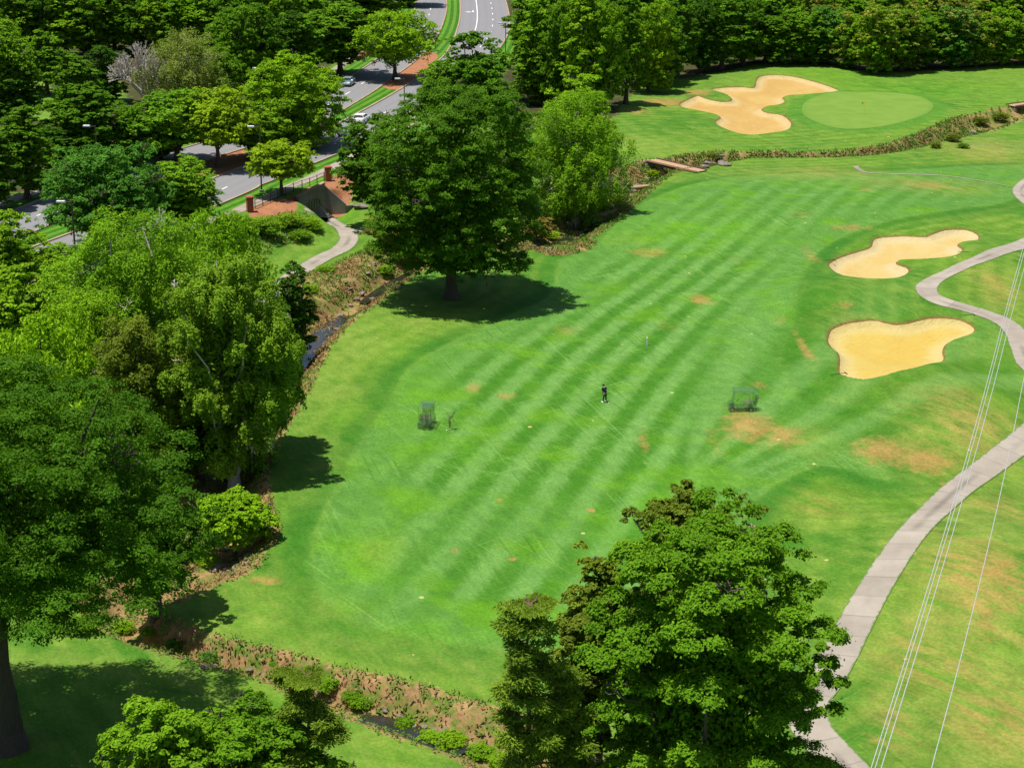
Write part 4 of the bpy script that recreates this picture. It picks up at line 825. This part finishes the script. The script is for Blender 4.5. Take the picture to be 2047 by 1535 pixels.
# weeds, dead stalks and grass on the banks: nobody could count them
def weeds():
    rng = np.random.default_rng(3); cand = rng.integers(0, nx * ny, 1500000); x = MX.ravel()[cand] + rng.uniform(-.2, .2, len(cand)); y = MY.ravel()[cand] + rng.uniform(-.2, .2, len(cand))
    b = A['bank'].ravel()[cand]; dcc = dc.ravel()[cand] / np.maximum(hw.ravel()[cand], .1)
    cl = vnoise(x, y, .5, 8); cl2 = vnoise(x, y, 1.7, 4)
    k = (b > -.15) & ((dcc > .33) | (vnoise(x, y, .8, 6) > .5)) & (y < 340) & (cl2 + .5 * cl > .55); slope = (poly_sd(x, y, polyG([(430,440),(500,440),(600,425),(635,450),(620,480),(560,490),(520,530),(430,520)])) > 0) & (cl2 > .4)
    k = k | slope; x, y, cl, cl2 = x[k][:140000], y[k][:140000], cl[k][:140000], cl2[k][:140000]; slope = slope[k][:140000]; n = len(x)
    ht = .15 + .45 * np.clip(cl2 - .3, 0, 1) * rng.random(n); z = tz(x, y); C = np.stack([x, y, z + ht * rng.random(n) + .08], 1)
    T = unit(rng.normal(size=(n, 3)) * 1.0 + [0, 0, .45]); h_ = rng.normal(size=(n, 3)) * .5 + [0, 0, 1]; N = unit(h_ - T * (h_ * T).sum(1)[:, None])
    d = y; L = .16 + .0011 * d
    acc = np.where(slope, (rng.random(n) < .12), sstep(.42, .68, cl + .2 * rng.normal(size=n) - .28 * sstep(185, 205, y))).astype(float)
    sdc = line_d(x, y, creek)[1]; acc = np.where((y < 100) & (sdc > -.3), acc * (rng.random(n) < .25), acc)
    me = leaf_mesh("bank_weeds", C, N, L, L * .42, .45 + .3 * (vnoise(x, y, .9, 12) - .5) + rng.normal(size=n) * .2, acc, T, rng)
    tag(link("bank_weeds", me, M['weeds']), label="straw coloured and green weeds covering the creek banks", cat="weeds", kind='stuff')
weeds()
# rocks
def rock_mesh(seed):
    import bmesh
    bm = bmesh.new(); bmesh.ops.create_icosphere(bm, subdivisions=2, radius=.5); rng = np.random.default_rng(seed); a = rng.uniform(0, 6, 6)
    for v in bm.verts:
        c = v.co; k = 1 + .22 * math.sin(c.x * 5 + a[0]) * math.cos(c.y * 6 + a[1]) + .18 * math.sin(c.z * 7 + a[2] + c.x * 3) + rng.normal() * .04
        v.co = Vector((c.x * k * 1.25, c.y * k, max(c.z * k * .7, -.2)))
    me = bpy.data.meshes.new("rock"); bm.to_mesh(me); bm.free(); return me
NUM = ORD + ['twenty first', 'twenty second', 'twenty third']
rocks = [rock_mesh(i) for i in range(4)]
RC = {}
def rock(px, py, s, label, group): 
    RC[group] = RC.get(group, 0) + 1; label = f"{label}, {NUM[RC[group] - 1]} from left"
    p = G(px, py); o = link("rock", rocks[RNG.integers(0, 4)], M['rock']); o.location = (p[0], p[1], p[2] + .1 * s); o.scale = (s, s * RNG.uniform(.7, 1.1), s * RNG.uniform(.6, 1)); o.rotation_euler = (0, 0, RNG.uniform(0, 6)); tag(o, label, 'rock', group)
for x, y, s in sorted([(1432,322,1.9),(1444,330,1.5),(1420,330,1.7),(1408,336,1.4),(1438,314,1.3),(1395,330,1.0),(1455,332,1.0)]): rock(x, y, s, "large grey boulder piled at the right end of the timber bridge", "boulders by the timber bridge")
for x, y, s in sorted([(678,402,1.7),(694,408,1.9),(684,394,1.3),(706,414,1.6),(697,398,1.4),(712,404,1.6),(684,413,1.1),(720,416,1.5)]): rock(x, y, s, "large flat rock stacked beside the tunnel wing wall", "rocks beside the tunnel wall")
for x, y, s in sorted([(1275,378,1.6),(1262,386,1.3),(1290,374,1.0),(1945,266,1.1)]): rock(x, y, s, "flat pale slab lying in the upper creek bed", "slabs in the upper creek")
for x, y in sorted([(690,565),(672,560),(700,578),(735,548),(748,530),(722,588),(700,612),(682,630),(745,600),(712,600),(660,650),(640,668),(790,565),(815,548),(800,575),(675,660),(655,680)]): rock(x, y, RNG.uniform(.35, .8), "small grey rock on the creek bank left of the lone oak", "small rocks on the middle creek bank")
for x, y in sorted([(1085,492),(1092,498),(1078,500),(1100,500),(1105,492),(1070,494)]): rock(x, y, RNG.uniform(.4, .7), "small brown rock in the creek right of the lone oak", "small rocks right of the lone oak")
for x, y in sorted([(425,1130),(440,1135),(455,1140),(470,1135),(485,1120),(478,1108),(500,1112),(430,1140),(448,1148),(465,1148),(455,1080),(450,1100),(492,1128)]): rock(x, y, RNG.uniform(.3, .9), "grey rock on the bank below the small lime green tree", "rocks below the lime green tree")
for x, y in sorted([(660,1400),(722,1425),(745,1440),(790,1440),(830,1455),(850,1452),(868,1460),(815,1450),(880,1470),(800,1432),(890,1462),(845,1480),(770,1420),(950,1495),(930,1500),(500,1340),(520,1345),(560,1352),(430,1330),(300,1320),(640,1385),(410,1335)]): rock(x, y, RNG.uniform(.2, .5), "small rock beside the lower creek", "small rocks by the lower creek")
# ------------------------------------------------------------------ tunnel head wall, wing walls, grille
def head_wall():
    L = float(np.linalg.norm(WR - WL)); a = math.atan2(wd[1], wd[0]); zb = -.3
    r = empty("tunnel_head_wall", (WL[0], WL[1], 0), a, label="grey concrete head wall with an arched barred opening above the cart path", cat="wall")
    # local frame: x along the wall, -y out of the tunnel
    top = lambda x: 3.0 + 1.05 * x / L
    x0, x1, hs = L * .30, L * .86, 1.35; xc, hw_ = (x0 + x1) / 2, (x1 - x0) / 2; n = 14
    arch = [(xc - hw_ * math.cos(math.pi * i / n), hs + 1.05 * math.sin(math.pi * i / n)) for i in range(n + 1)]
    mb = MB()
    mb.prism([(0, zb), (x0, zb), (x0, hs), (0, top(0))], 0, .4)
    mb.prism([(x1, zb), (L, zb), (L, top(L)), (x1, hs)], 0, .4)
    up = [(x0 + (x1 - x0) * (i / n), 0) for i in range(n + 1)]
    for i in range(n):
        p, q = arch[i], arch[i + 1]; mb.prism([p, q, (q[0], top(q[0])), (p[0], top(p[0]))], 0, .4)
    mb.prism([(0, top(0)), (x0, hs), (x0, top(x0))], 0, .4); mb.prism([(x1, hs), (L, top(L)), (x1, top(x1))], 0, .4)
    mb.build("wall", M['wall'], r)
    cp = MB(); cp.add([(-.1, -.06, top(0)), (L + .06, -.06, top(L)), (L + .06, .46, top(L)), (-.1, .46, top(0)), (-.1, -.06, top(0) + .12), (L + .06, -.06, top(L) + .12), (L + .06, .46, top(L) + .12), (-.1, .46, top(0) + .12)],
        [(3, 2, 1, 0), (4, 5, 6, 7), (0, 1, 5, 4), (1, 2, 6, 5), (2, 3, 7, 6), (3, 0, 4, 7)]); cp.build("coping", M['kerb'], r)
    g = MB()
    for i in range(9):
        x = x0 + (x1 - x0) * (i + .5) / 9; h = hs + 1.05 * math.sqrt(max(0, 1 - ((x - xc) / hw_) ** 2)); g.box((x, .12, h / 2), (.07, .07, h))
    g.build("grille", M['steel'], r)
    t = MB(); t.box(((x0 + x1) / 2, 4.4, 1.2), (x1 - x0 + .1, 7.8, .02)); 
    t = MB(); t.add([(x0, .42, zb), (x1, .42, zb), (x1, .42, 2.6), (x0, .42, 2.6), (x0, 5, zb), (x1, 5, zb), (x1, 5, 2.6), (x0, 5, 2.6)], [(4, 5, 6, 7), (0, 4, 7, 3), (1, 2, 6, 5), (3, 7, 6, 2), (0, 1, 5, 4)])
    t.build("tunnel", M['darkwood'], r)
    wg = MB(); o = len(wg.v); e = (L + 1.7, -1.9)
    vs = [(L, 0, zb), (e[0], e[1], zb), (e[0], e[1], 1.35), (L, 0, 3.7), (L + .2, .3, zb), (e[0] + .25, e[1] + .15, zb), (e[0] + .25, e[1] + .15, 1.35), (L + .2, .3, 3.7)]
    wg.add(vs, [(0, 1, 2, 3), (5, 4, 7, 6), (3, 2, 6, 7), (1, 5, 6, 2), (4, 0, 3, 7)])
    vs = [(e[0] + .1, e[1], zb), (e[0] + 3.2, e[1] - .2, zb), (e[0] + 3.2, e[1] - .2, .75), (e[0] + .1, e[1], 1.15), (e[0] + .1, e[1] + .3, zb), (e[0] + 3.2, e[1] + .1, zb), (e[0] + 3.2, e[1] + .1, .75), (e[0] + .1, e[1] + .3, 1.15)]
    wg.add(vs, [(0, 1, 2, 3), (5, 4, 7, 6), (3, 2, 6, 7), (1, 5, 6, 2), (4, 0, 3, 7)]); wg.build("wing_wall", M['wall'], r)
head_wall()
# ------------------------------------------------------------------ brick pillars, railing, hedge
def pillar(px, py, label, h=1.75, w_=.75):
    p = G(px, py, 3); r = empty("brick_pillar", p, .35, label=label, cat="pillar")
    MB().box((0, 0, h / 2 - .15), (w_, w_, h + .3)).build("shaft", M['brick'], r)
    MB().box((0, 0, h + .06), (w_ + .2, w_ + .2, .16), bev=.03).box((0, 0, h + .2), (w_ + .02, w_ + .02, .12), taper=.6).build("cap", M['brick'], r); return p
P1 = pillar(500, 424, "brick pillar with a cap at the left end of the railing"); P2 = pillar(656, 362, "brick pillar with a cap at the right side of the tunnel mulch bed")
def railing(pts, label, h=1.15, groups=None, post=.09):
    L = resample(smooth(np.array([G(a, b, 3)[:2] for a, b in pts])), 1.9); c0 = L[0]; r = empty("railing", (c0[0], c0[1], float(tz(*c0))), label=label, cat="railing", group=None)
    zs = tz(L[:, 0], L[:, 1]) - float(tz(*c0)); rr = MB()
    for i, (x, y) in enumerate(L):
        MB().box((x - c0[0], y - c0[1], zs[i] + h / 2), (post, post, h)).build("post", M['black'], r)
    for hh in (.18, .62, h - .08):
        for i in range(len(L) - 1): rr.tube((L[i][0] - c0[0], L[i][1] - c0[1], zs[i] + hh), (L[i + 1][0] - c0[0], L[i + 1][1] - c0[1], zs[i + 1] + hh), .028, n=5)
    rr.build("rail", M['black'], r)
railing([(510,418),(540,405),(575,390),(610,376),(648,362)], "black metal railing between the two brick pillars")
railing([(664,358),(680,350),(700,340),(730,326)], "black metal railing running behind the lone oak")
def hedge():
    p0, p1 = G(76, 378, 3), G(120, 360, 3); d = p1 - p0; L = float(np.hypot(d[0], d[1])); a = math.atan2(d[1], d[0]); r = empty("clipped_hedge", ((p0 + p1) / 2), a, label="long clipped box hedge in front of the trees at the left", cat="hedge")
    rng = np.random.default_rng(4); n = 14000; h = 1.35; w_ = 1.3; f = rng.integers(0, 4, n); x = rng.uniform(-L / 2 - 1, L / 2 - .2, n); y = rng.uniform(-w_ / 2, w_ / 2, n); z = rng.uniform(0, h, n)
    y = np.where(f == 0, -w_ / 2, np.where(f == 1, w_ / 2, y)); z = np.where(f >= 2, h, z); N = np.stack([0 * x, np.where(f == 0, -1, np.where(f == 1, 1, 0)), np.where(f >= 2, 1., .2)], 1) + rng.normal(size=(n, 3)) * .4
    C = np.stack([x, y, z], 1) + rng.normal(size=(n, 3)) * .04; me = leaf_mesh("foliage", C, unit(N), .16, .1, .5 + rng.normal(size=n) * .2, None, None, rng); o = link("foliage", me, M['leaf'], r); o.color = (.10, .15, .02, 1)
    MB().box((-.6, 0, h / 2 - .05), (L + .7, w_ - .12, h - .1)).build("stems", M['bark'], r)
hedge(); pillar(122, 362, "short brick pillar at the right end of the clipped hedge", 1.3, .8)
# ------------------------------------------------------------------ street lamps
def lamp(px, ytop, label, H=8.2, base=None, head='L', z=3.0):
    if base: p = G(*base, z)
    else: q = on(px, ytop, z + H); p = np.array([q[0], q[1], float(tz(q[0], q[1]))])
    r = empty("street_lamp", p, 0, label=label, cat="street lamp", group="street lamps along the avenue")
    MB().box((0, 0, H / 2), (.17, .17, H), taper=.75).build("pole", M['pole'], r)
    MB().box((0, 0, .15), (.45, .45, .3), bev=.03).build("base", M['walk'], r)
    MB().tube((0, 0, H - .15), (-.65, 0, H - .1), .04).build("arm", M['pole'], r)
    hd = MB().box((-1.05, 0, H - .06), (.95, .45, .2), taper=.86, bev=.03).build("lamp_head", M['steel'], r)
    MB().box((-1.05, 0, H - .175), (.6, .32, .02)).build("lamp_glass", M['lamp'], hd)
lamp(516, 277, "street lamp on the median beside the small yellow green tree", base=(523, 384), H=8.3)
lamp(190, 251, "street lamp in front of the dark leafy tree at the left", H=8.3)
lamp(143, 402, "tall dark lamp pole between the near carriageway and the blue green tree", H=8.6)
lamp(1011, 46, "street lamp standing at the right kerb of the avenue near the top edge", H=8.6)
lamp(808, 157, "street lamp at the lower edge of the striped median", H=5.6)
lamp(727, 36, "street lamp head showing beside the tree above the grey car", H=8.3)
lamp(524, 136, "street lamp head showing left of the domed tree", H=8.0)
# ------------------------------------------------------------------ vehicles
def car(px, py, ang, paint, label, Lc=4.6, name="car", z=3.0, suv=False):
    p = G(px, py, z); r = empty(name, (p[0], p[1], float(tz(p[0], p[1])) + .03), ang, label=label, cat="car"); k = 1.12 if suv else 1.0; W = .92
    prof = [(-2.25,.32),(-2.32,.55),(-2.25,.92),(-1.55,.98),(.95,.97),(1.75,.86),(2.2,.70),(2.3,.50),(2.22,.30),(1.85,.24),(-1.9,.24)]
    prof = [(x * Lc / 4.6, zz * k) for x, zz in prof]; mb = MB(); n = len(prof)
    secs = [(-W, .97, .05), (-W * .9, 1.0, 0), (W * .9, 1.0, 0), (W, .97, .05)]; vs = []
    for yy, s_, dz in secs: vs += [(x * s_, yy, zz * (1 - dz) + .02) for x, zz in prof]
    fs = [tuple(range(n)), tuple(range(3 * n, 4 * n))[::-1]]
    for q in range(3): fs += [(q * n + i, (q + 1) * n + i, (q + 1) * n + (i + 1) % n, q * n + (i + 1) % n) for i in range(n)]
    mb.add(vs, fs); mb.build("body", M[paint], r, bevel=.05)
    rb = 1.5 if suv else 1.42; re = -2.05 if suv else -1.55
    def frus(b, t, z0, z1, wb, wt): return [(b[0], -wb, z0), (b[1], -wb, z0), (b[1], wb, z0), (b[0], wb, z0), (t[0], -wt, z1), (t[1], -wt, z1), (t[1], wt, z1), (t[0], wt, z1)]
    fc = [(3, 2, 1, 0), (4, 5, 6, 7), (0, 1, 5, 4), (1, 2, 6, 5), (2, 3, 7, 6), (3, 0, 4, 7)]
    MB().add(frus((re, 1.15), (re + .35, .35), .95 * k, rb * k - .06, .84, .66), fc).build("windows", M['glass'], r)
    MB().add(frus((re + .33, .40), (re + .45, .22), rb * k - .07, rb * k, .68, .62), fc).build("roof", M[paint], r, bevel=.03)
    pl = MB()
    for sy in (-1, 1):
        for (xa, za, xb_, zb_) in ((1.15, .96 * k, .36, rb * k - .05), (re, .96 * k, re + .34, rb * k - .05), (-.35, .96 * k, -.4, rb * k - .05)): pl.tube((xa, sy * .845, za), (xb_, sy * .665, zb_), .035, n=5)
    pl.build("pillar", M[paint], r)
    for sx in (1.42, -1.38):
        for sy in (-1, 1):
            wl = empty("wheel", (sx, sy * .84, .33)); wl.parent = r
            MB().tube((0, -.11, 0), (0, .11, 0), .33, n=16).build("tyre", M['rubber'], wl); MB().tube((0, sy * .10, 0), (0, sy * .125, 0), .21, n=12).build("rim", M['alloy'], wl)
    for sy in (-1, 1):
        MB().box((2.17, sy * .66, .66 * k), (.16, .36, .15), bev=.02).build("headlight", M['lamp'], r); MB().box((-2.22, sy * .68, .78 * k), (.1, .3, .18), bev=.02).build("tail_light", M['brick'], r)
        MB().box((.82, sy * .98, 1.0 * k), (.14, .18, .12), bev=.02).build("mirror", M[paint], r)
    return r
def road_ang(px, py, L, flip):
    p = on(px, py, 3); k = int(np.argmin(np.hypot(L[:, 0] - p[0], L[:, 1] - p[1]))); t = L[min(k + 2, len(L) - 1)] - L[max(k - 2, 0)]; return math.atan2(t[1], t[0]) + (math.pi if flip else 0)
car(695, 171, road_ang(695, 171, roadB, True), 'silver', "grey blue car driving on the far carriageway in sunlight")
car(722, 246, road_ang(722, 246, roadA, False), 'whitecar', "white car on the near carriageway partly hidden behind the lone oak")
car(694, 270, road_ang(694, 270, roadA, False), 'silver', "pale silver car following the white car on the near carriageway")
car(1012, 226, .15, 'darkcar', "dark green van with a teal window between the trees above the lone oak", suv=True, z=0, name="van")
car(292, 52, 2.2, 'silver', "pale blue car glimpsed through the dark trees beyond the avenue")
def cart(px, py, ang, label):
    p = G(px, py); r = empty("golf_cart", p, ang, label=label, cat="golf cart")
    MB().prism([(-1.15,.28),(-1.2,.62),(-.95,.74),(-.2,.72),(-.15,.40),(.55,.38),(.75,.78),(1.0,.74),(1.22,.45),(1.15,.26)], -.56, .56).build("body", M['cart'], r, bevel=.05)
    MB().box((-.42, 0, .80), (.5, 1.0, .14), bev=.04).build("seat", M['tan'], r); MB().box((-.68, 0, 1.08), (.12, 1.0, .42), bev=.04).build("backrest", M['tan'], r)
    MB().box((-.12, 0, 1.86), (1.95, 1.2, .09), taper=.94, bev=.02).build("roof", M['shade'], r)
    for sy in (-1, 1):
        MB().tube((.80, sy * .5, .76), (.62, sy * .52, 1.84), .022).build("post", M['black'], r); MB().tube((-.95, sy * .5, .72), (-.95, sy * .52, 1.84), .022).build("post", M['black'], r)
    MB().add([(.84, -.48, .80), (.84, .48, .80), (.67, .48, 1.70), (.67, -.48, 1.70), (.86, -.48, .80), (.86, .48, .80), (.69, .48, 1.70), (.69, -.48, 1.70)], [(0, 1, 2, 3), (7, 6, 5, 4), (0, 4, 5, 1), (2, 6, 7, 3)]).build("windscreen", M['shade'] if False else M['glassy'], r)
    st = MB(); st.tube((.62, .24, .75), (.34, .24, 1.02), .02)
    for i in range(12):
        a, b = 2 * math.pi * i / 12, 2 * math.pi * (i + 1) / 12; f = lambda t: (.34 - .1 * math.sin(t), .24 + .17 * math.cos(t), 1.02 + .12 * math.sin(t)); st.tube(f(a), f(b), .014, n=5)
    st.build("steering_wheel", M['black'], r)
    for sx in (.80, -.78):
        for sy in (-1, 1):
            wl = empty("wheel", (sx, sy * .50, .23)); wl.parent = r; MB().tube((0, -.1, 0), (0, .1, 0), .23, n=14).build("tyre", M['rubber'], wl); MB().tube((0, sy * .09, 0), (0, sy * .115, 0), .12, n=10).build("rim", M['white'], wl)
    for sy in (-1, 1):
        b = empty("golf_bag", (0, 0, 0), 0); b.parent = r
        MB().tube((-1.12, sy * .24, .55), (-1.28, sy * .24, 1.32), .14, .16, n=10).build("bag", M['navy' if sy < 0 else 'greyc'], b)
        c = MB()
        for i in range(5): c.tube((-1.26, sy * .24 + .03 * (i - 2), 1.2), (-1.33 - .02 * i, sy * .24 + .05 * (i - 2), 1.55 + .03 * (i % 3)), .012, n=5)
        c.build("clubs", M['steel'], b)
    fade(r)
M['glassy'] = simple("smoked_windscreen", (.10, .13, .11), .1)
cart(853, 850, rad(82), "golf cart seen from behind on the left of the fairway"); cart(1482, 820, rad(176), "golf cart seen from the side by the worn orange patch")
# ------------------------------------------------------------------ golfers
def skin_mesh(name, verts, edges, rads, mat, parent, root=0):
    me = bpy.data.meshes.new(name); me.from_pydata(verts, edges, []); o = link(name, me, mat, parent); sm = o.modifiers.new('s', 'SKIN'); sm.use_smooth_shade = True
    for i, q in enumerate(rads): me.skin_vertices[0].data[i].radius = (q, q) if not hasattr(q, '__len__') else q
    me.skin_vertices[0].data[root].use_root = True; ss = o.modifiers.new('u', 'SUBSURF'); ss.levels = 1; ss.render_levels = 2; return o
def golfer(px, py, ang, label, shirt, trousers, lean=.45, ghostly=False):
    """a golfer bent over the ball; local +x is the way the chest faces"""
    p = G(px, py); r = empty("person", p, ang, label=label, cat="person"); sl_, cl_ = math.sin(lean), math.cos(lean)
    hip = Vector((-.10, 0, .93)); up = Vector((sl_, 0, cl_)); sh = hip + up * .50; nk = sh + up * .08; hd = nk + Vector((sl_ * .8, 0, cl_ * .9)) * .17 + Vector((.05, 0, 0))
    ha = Vector((sh.x + .16, 0, .80)); V = [hip, hip + up * .24, sh, nk, hd - up * .02, hd + up * .09]; R_ = [(.12, .09), (.11, .085), (.11, .08), .05, .085, .075]; E = [(0, 1), (1, 2), (2, 3), (3, 4), (4, 5)]
    for sy in (-1, 1):
        a = len(V); V += [sh + Vector((0, sy * .19, -.04)), sh + Vector((.06, sy * .21, -.28)), ha + Vector((-.02, sy * .05, .05)), ha + Vector((.015, sy * .03, -.04))]; R_ += [.05, .045, .034, .036]; E += [(2, a), (a, a + 1), (a + 1, a + 2), (a + 2, a + 3)]
        b = len(V); V += [hip + Vector((0, sy * .10, -.06)), Vector((-.02, sy * .14, .50)), Vector((-.06, sy * .17, .09)), Vector((.10, sy * .19, .04))]; R_ += [.10, .068, .042, .035]; E += [(0, b), (b, b + 1), (b + 1, b + 2), (b + 2, b + 3)]
    skin_mesh("body", V, E, R_, M['skin'], r)
    for sy in (-1, 1):      # five fingers closed on the grip, thumb down the shaft
        for i in range(4): c = ha + Vector((.03, sy * .03, -.02 - .022 * i)); skin_mesh("hand" if False else "finger", [c, c + Vector((.03, -sy * .015, -.002)), c + Vector((.035, -sy * .045, -.006 + .001 * i)), c + Vector((.012, -sy * .055, -.01))], [(0, 1), (1, 2), (2, 3)], [.010, .009, .0085, .008], M['white' if sy < 0 else 'skin'], r)
        c = ha + Vector((-.01, sy * .02, -.01)); skin_mesh("thumb", [c, c + Vector((.01, 0, -.04)), c + Vector((.02, -sy * .01, -.07))], [(0, 1), (1, 2)], [.012, .011, .009], M['white' if sy < 0 else 'skin'], r)
    Vs = [hip - up * .04, hip + up * .26, sh - up * .03, sh + up * .05]; Rs = [(.19, .15), (.185, .145), (.20, .14), (.12, .10)]; Es = [(0, 1), (1, 2), (2, 3)]
    for sy in (-1, 1): a = len(Vs); Vs += [sh + Vector((0, sy * .215, -.03)), sh + Vector((.035, sy * .22, -.20))]; Rs += [.10, .085]; Es += [(2, a), (a, a + 1)]
    skin_mesh("shirt", Vs, Es, Rs, M[shirt], r)
    Vt = [hip + up * .05, hip - Vector((0, 0, .04))]; Rt = [(.172, .135), (.18, .14)]; Et = [(0, 1)]
    for sy in (-1, 1): a = len(Vt); Vt += [hip + Vector((0, sy * .10, -.12)), Vector((-.02, sy * .14, .50)), Vector((-.055, sy * .17, .14))]; Rt += [.115, .085, .068]; Et += [(1, a), (a, a + 1), (a + 1, a + 2)]
    skin_mesh("trousers", Vt, Et, Rt, M[trousers], r)
    for sy in (-1, 1): MB().box((.04, sy * .18, .045), (.29, .11, .09), bev=.02).build("shoe", M['white'], r)
    MB().ball((hd.x, 0, hd.z + .03), (.115, .105, .10), 12, 8).box((hd.x + .13, 0, hd.z + .03), (.12, .15, .02)).build("cap", M['black'], r, True)
    q = empty("golf_club", p, ang, label=f"golf club held by the golfer in the {'navy' if shirt == 'navy' else 'grey'} shirt", cat="golf club")
    MB().tube((ha.x + .0, 0, ha.z + .12), (.72, 0, .05), .012, .008, n=6).build("shaft", M['steel'], q); MB().tube((ha.x, 0, ha.z + .13), (ha.x + .09, 0, ha.z - .12), .017, n=6).build("grip", M['black'], q); MB().box((.76, 0, .04), (.11, .03, .07), bev=.01).build("club_head", M['steel'], q)
    r.scale = q.scale = (.93,) * 3
    if ghostly: fade(r); fade(q)
golfer(1208, 804, rad(125), "golfer in a navy shirt bent over a ball in the middle of the fairway", 'navy', 'khaki', .35)
golfer(900, 858, rad(-8), "golfer in a grey shirt bending to the right beside the rear view golf cart", 'greyc', 'khaki', .55, True)
def ball(px, py, label): p = G(px, py); tag(MB().ball((0, 0, 0), .05, 10, 8).build("golf_ball", M['white'], None, True), label, "golf ball").location = (p[0], p[1], p[2] + .04)
ball(1217, 806, "white golf ball lying right of the golfer in the navy shirt"); ball(893, 861, "white golf ball left of the bending golfer's shoes")
# ------------------------------------------------------------------ post and flag
p = G(1293, 690); r = empty("yardage_post", p, label="short white marker post standing on the fairway", cat="post"); MB().box((0, 0, .36), (.13, .13, .8), bev=.015).build("shaft", M['white'], r); MB().box((0, 0, .74), (.135, .135, .06)).build("black_band", M['white'], r)
p = G(1727, 229); r = empty("flagstick", p, label="thin flagstick with a small yellow flag on the putting green", cat="flag"); MB().tube((0, 0, -.1), (0, 0, 2.2), .035, .03).build("pole", M['yellow'], r)
fl = MB(); fl.add([(0, 0, 2.2), (-.28, .04, 2.18), (-.55, -.03, 2.12), (-.55, -.03, 1.78), (-.28, .04, 1.74), (0, 0, 1.78)], [(0, 1, 4, 5), (1, 2, 3, 4)]); fo = fl.build("flag", M['yellow'], r); s_ = fo.modifiers.new('t', 'SOLIDIFY'); s_.thickness = .02
MB().tube((0, 0, .0), (0, 0, .035), .12, n=12).build("cup", M['black'], r)
for (x, y, lb) in [(1656,522,"left end of the pale winding bunker"),(1929,505,"right end of the pale winding bunker"),(1933,631,"top of the golden bunker"),(1676,749,"lower left corner of the golden bunker")]:
    p = G(x, y); q = empty("bunker_rake", (p[0], p[1], p[2] + .05), RNG.uniform(-.4, .4), label="dark rake lying in the grass at the " + lb, cat="rake", group="rakes beside the bunkers"); MB().tube((-.8, 0, .02), (.7, 0, .06), .022, n=6).build("handle", M['black'], q); MB().box((.74, 0, .03), (.06, .5, .07)).build("rake_head", M['black'], q)
# ------------------------------------------------------------------ timber bridges
def bridge(pa, pb, wdt, label, z=.12, sides=True):
    a, b = G(*pa), G(*pb); a2, b2 = a[:2], b[:2]; d = b2 - a2; L = float(np.linalg.norm(d)); ang = math.atan2(d[1], d[0]); za = max(a[2], b[2], -.1) + z
    r = empty("timber_bridge", ((a2[0] + b2[0]) / 2, (a2[1] + b2[1]) / 2, za), ang, label=label, cat="bridge"); dk = MB(); n = int(L / .24)
    for i in range(n): dk.box((-L / 2 + (i + .5) * L / n, 0, .04 + .008 * (i % 3)), (L / n - .03, wdt, .08))
    dk.build("deck", M['wood'], r)
    for sy in (-1, 1):
        MB().box((0, sy * (wdt / 2 - .12), .17), (L, .16, .18), bev=.02).build("kerb_beam", M['wood' if sy < 0 else 'darkwood'], r); MB().box((0, sy * (wdt / 2 - .25), -.20), (L, .22, .38)).build("bearer", M['darkwood'], r)
    for sx in (-1, 1): MB().box((sx * (L / 2 - .2), 0, -.7), (.5, wdt, .65)).build("abutment", M['wall'], r)
    return r, za, ang
bridge((1302, 326), (1402, 345), 2.3, "timber plank bridge over the creek in the middle of the picture")
pad = np.array([G(1262, 318)[:2], G(1283, 322)[:2], G(1304, 326.5)[:2]]); ribbon("bridge_apron", pad[1:], 1.1, M['walk'], .07, 3, drop=.15, label="pale concrete apron at the left end of the timber bridge")
bridge((2020, 216), (2110, 214), 2.2, "dark timber bridge cut by the right edge of the picture", z=.15)
def log(pa, pb, rr, label): a, b = G(*pa), G(*pb); o = MB().tube((0, 0, 0), tuple(b - a), rr, rr * .7, n=8).build("log", M['wood']); o.location = (a[0], a[1], a[2] + rr); tag(o, label, "log")
log((1264, 380), (1298, 376), .28, "pale log lying in the creek below the timber bridge"); log((1242, 384), (1262, 362), .10, "thin driftwood branch leaning on the bank left of the timber bridge")
# ------------------------------------------------------------------ power lines
WZ = 21.0
for k, (a, b, lb) in enumerate([((2007, 634), (1742, 1535), "leftmost thin power line crossing the right side"), ((2012, 634), (1750, 1535), "second power line from the left, close beside the leftmost"),
                                ((2021, 634), (1762, 1535), "third power line from the left"), ((2044.5, 768), (1863, 1535), "rightmost power line, apart from the other three")]):
    zz = WZ - (.6 if k == 1 else 0) - (.3 if k == 3 else 0); P, Q = on(*a, zz), on(*b, zz); d = (P - Q) / np.linalg.norm(P - Q); n = 40; mb = MB(); t0, t1 = -60, np.linalg.norm(P - Q) + 120; pts = []
    for i in range(n + 1):
        t = t0 + (t1 - t0) * i / n; xy = Q + d * t; u = t / np.linalg.norm(P - Q); pts.append((xy[0] + 1.0 * u * (1 - u) * .6 * (1 if 0 < u < 1 else 0), xy[1], zz + .0 + .9 * (u - .5) ** 2 - .1))
    for i in range(n): mb.tube(pts[i], pts[i + 1], .017, n=6, caps=False)
    tag(mb.build("power_line", M['wire']), lb, "power line", "power lines on the right")
print("objects", len(bpy.data.objects), "faces", sum(len(m.polygons) for m in bpy.data.meshes))
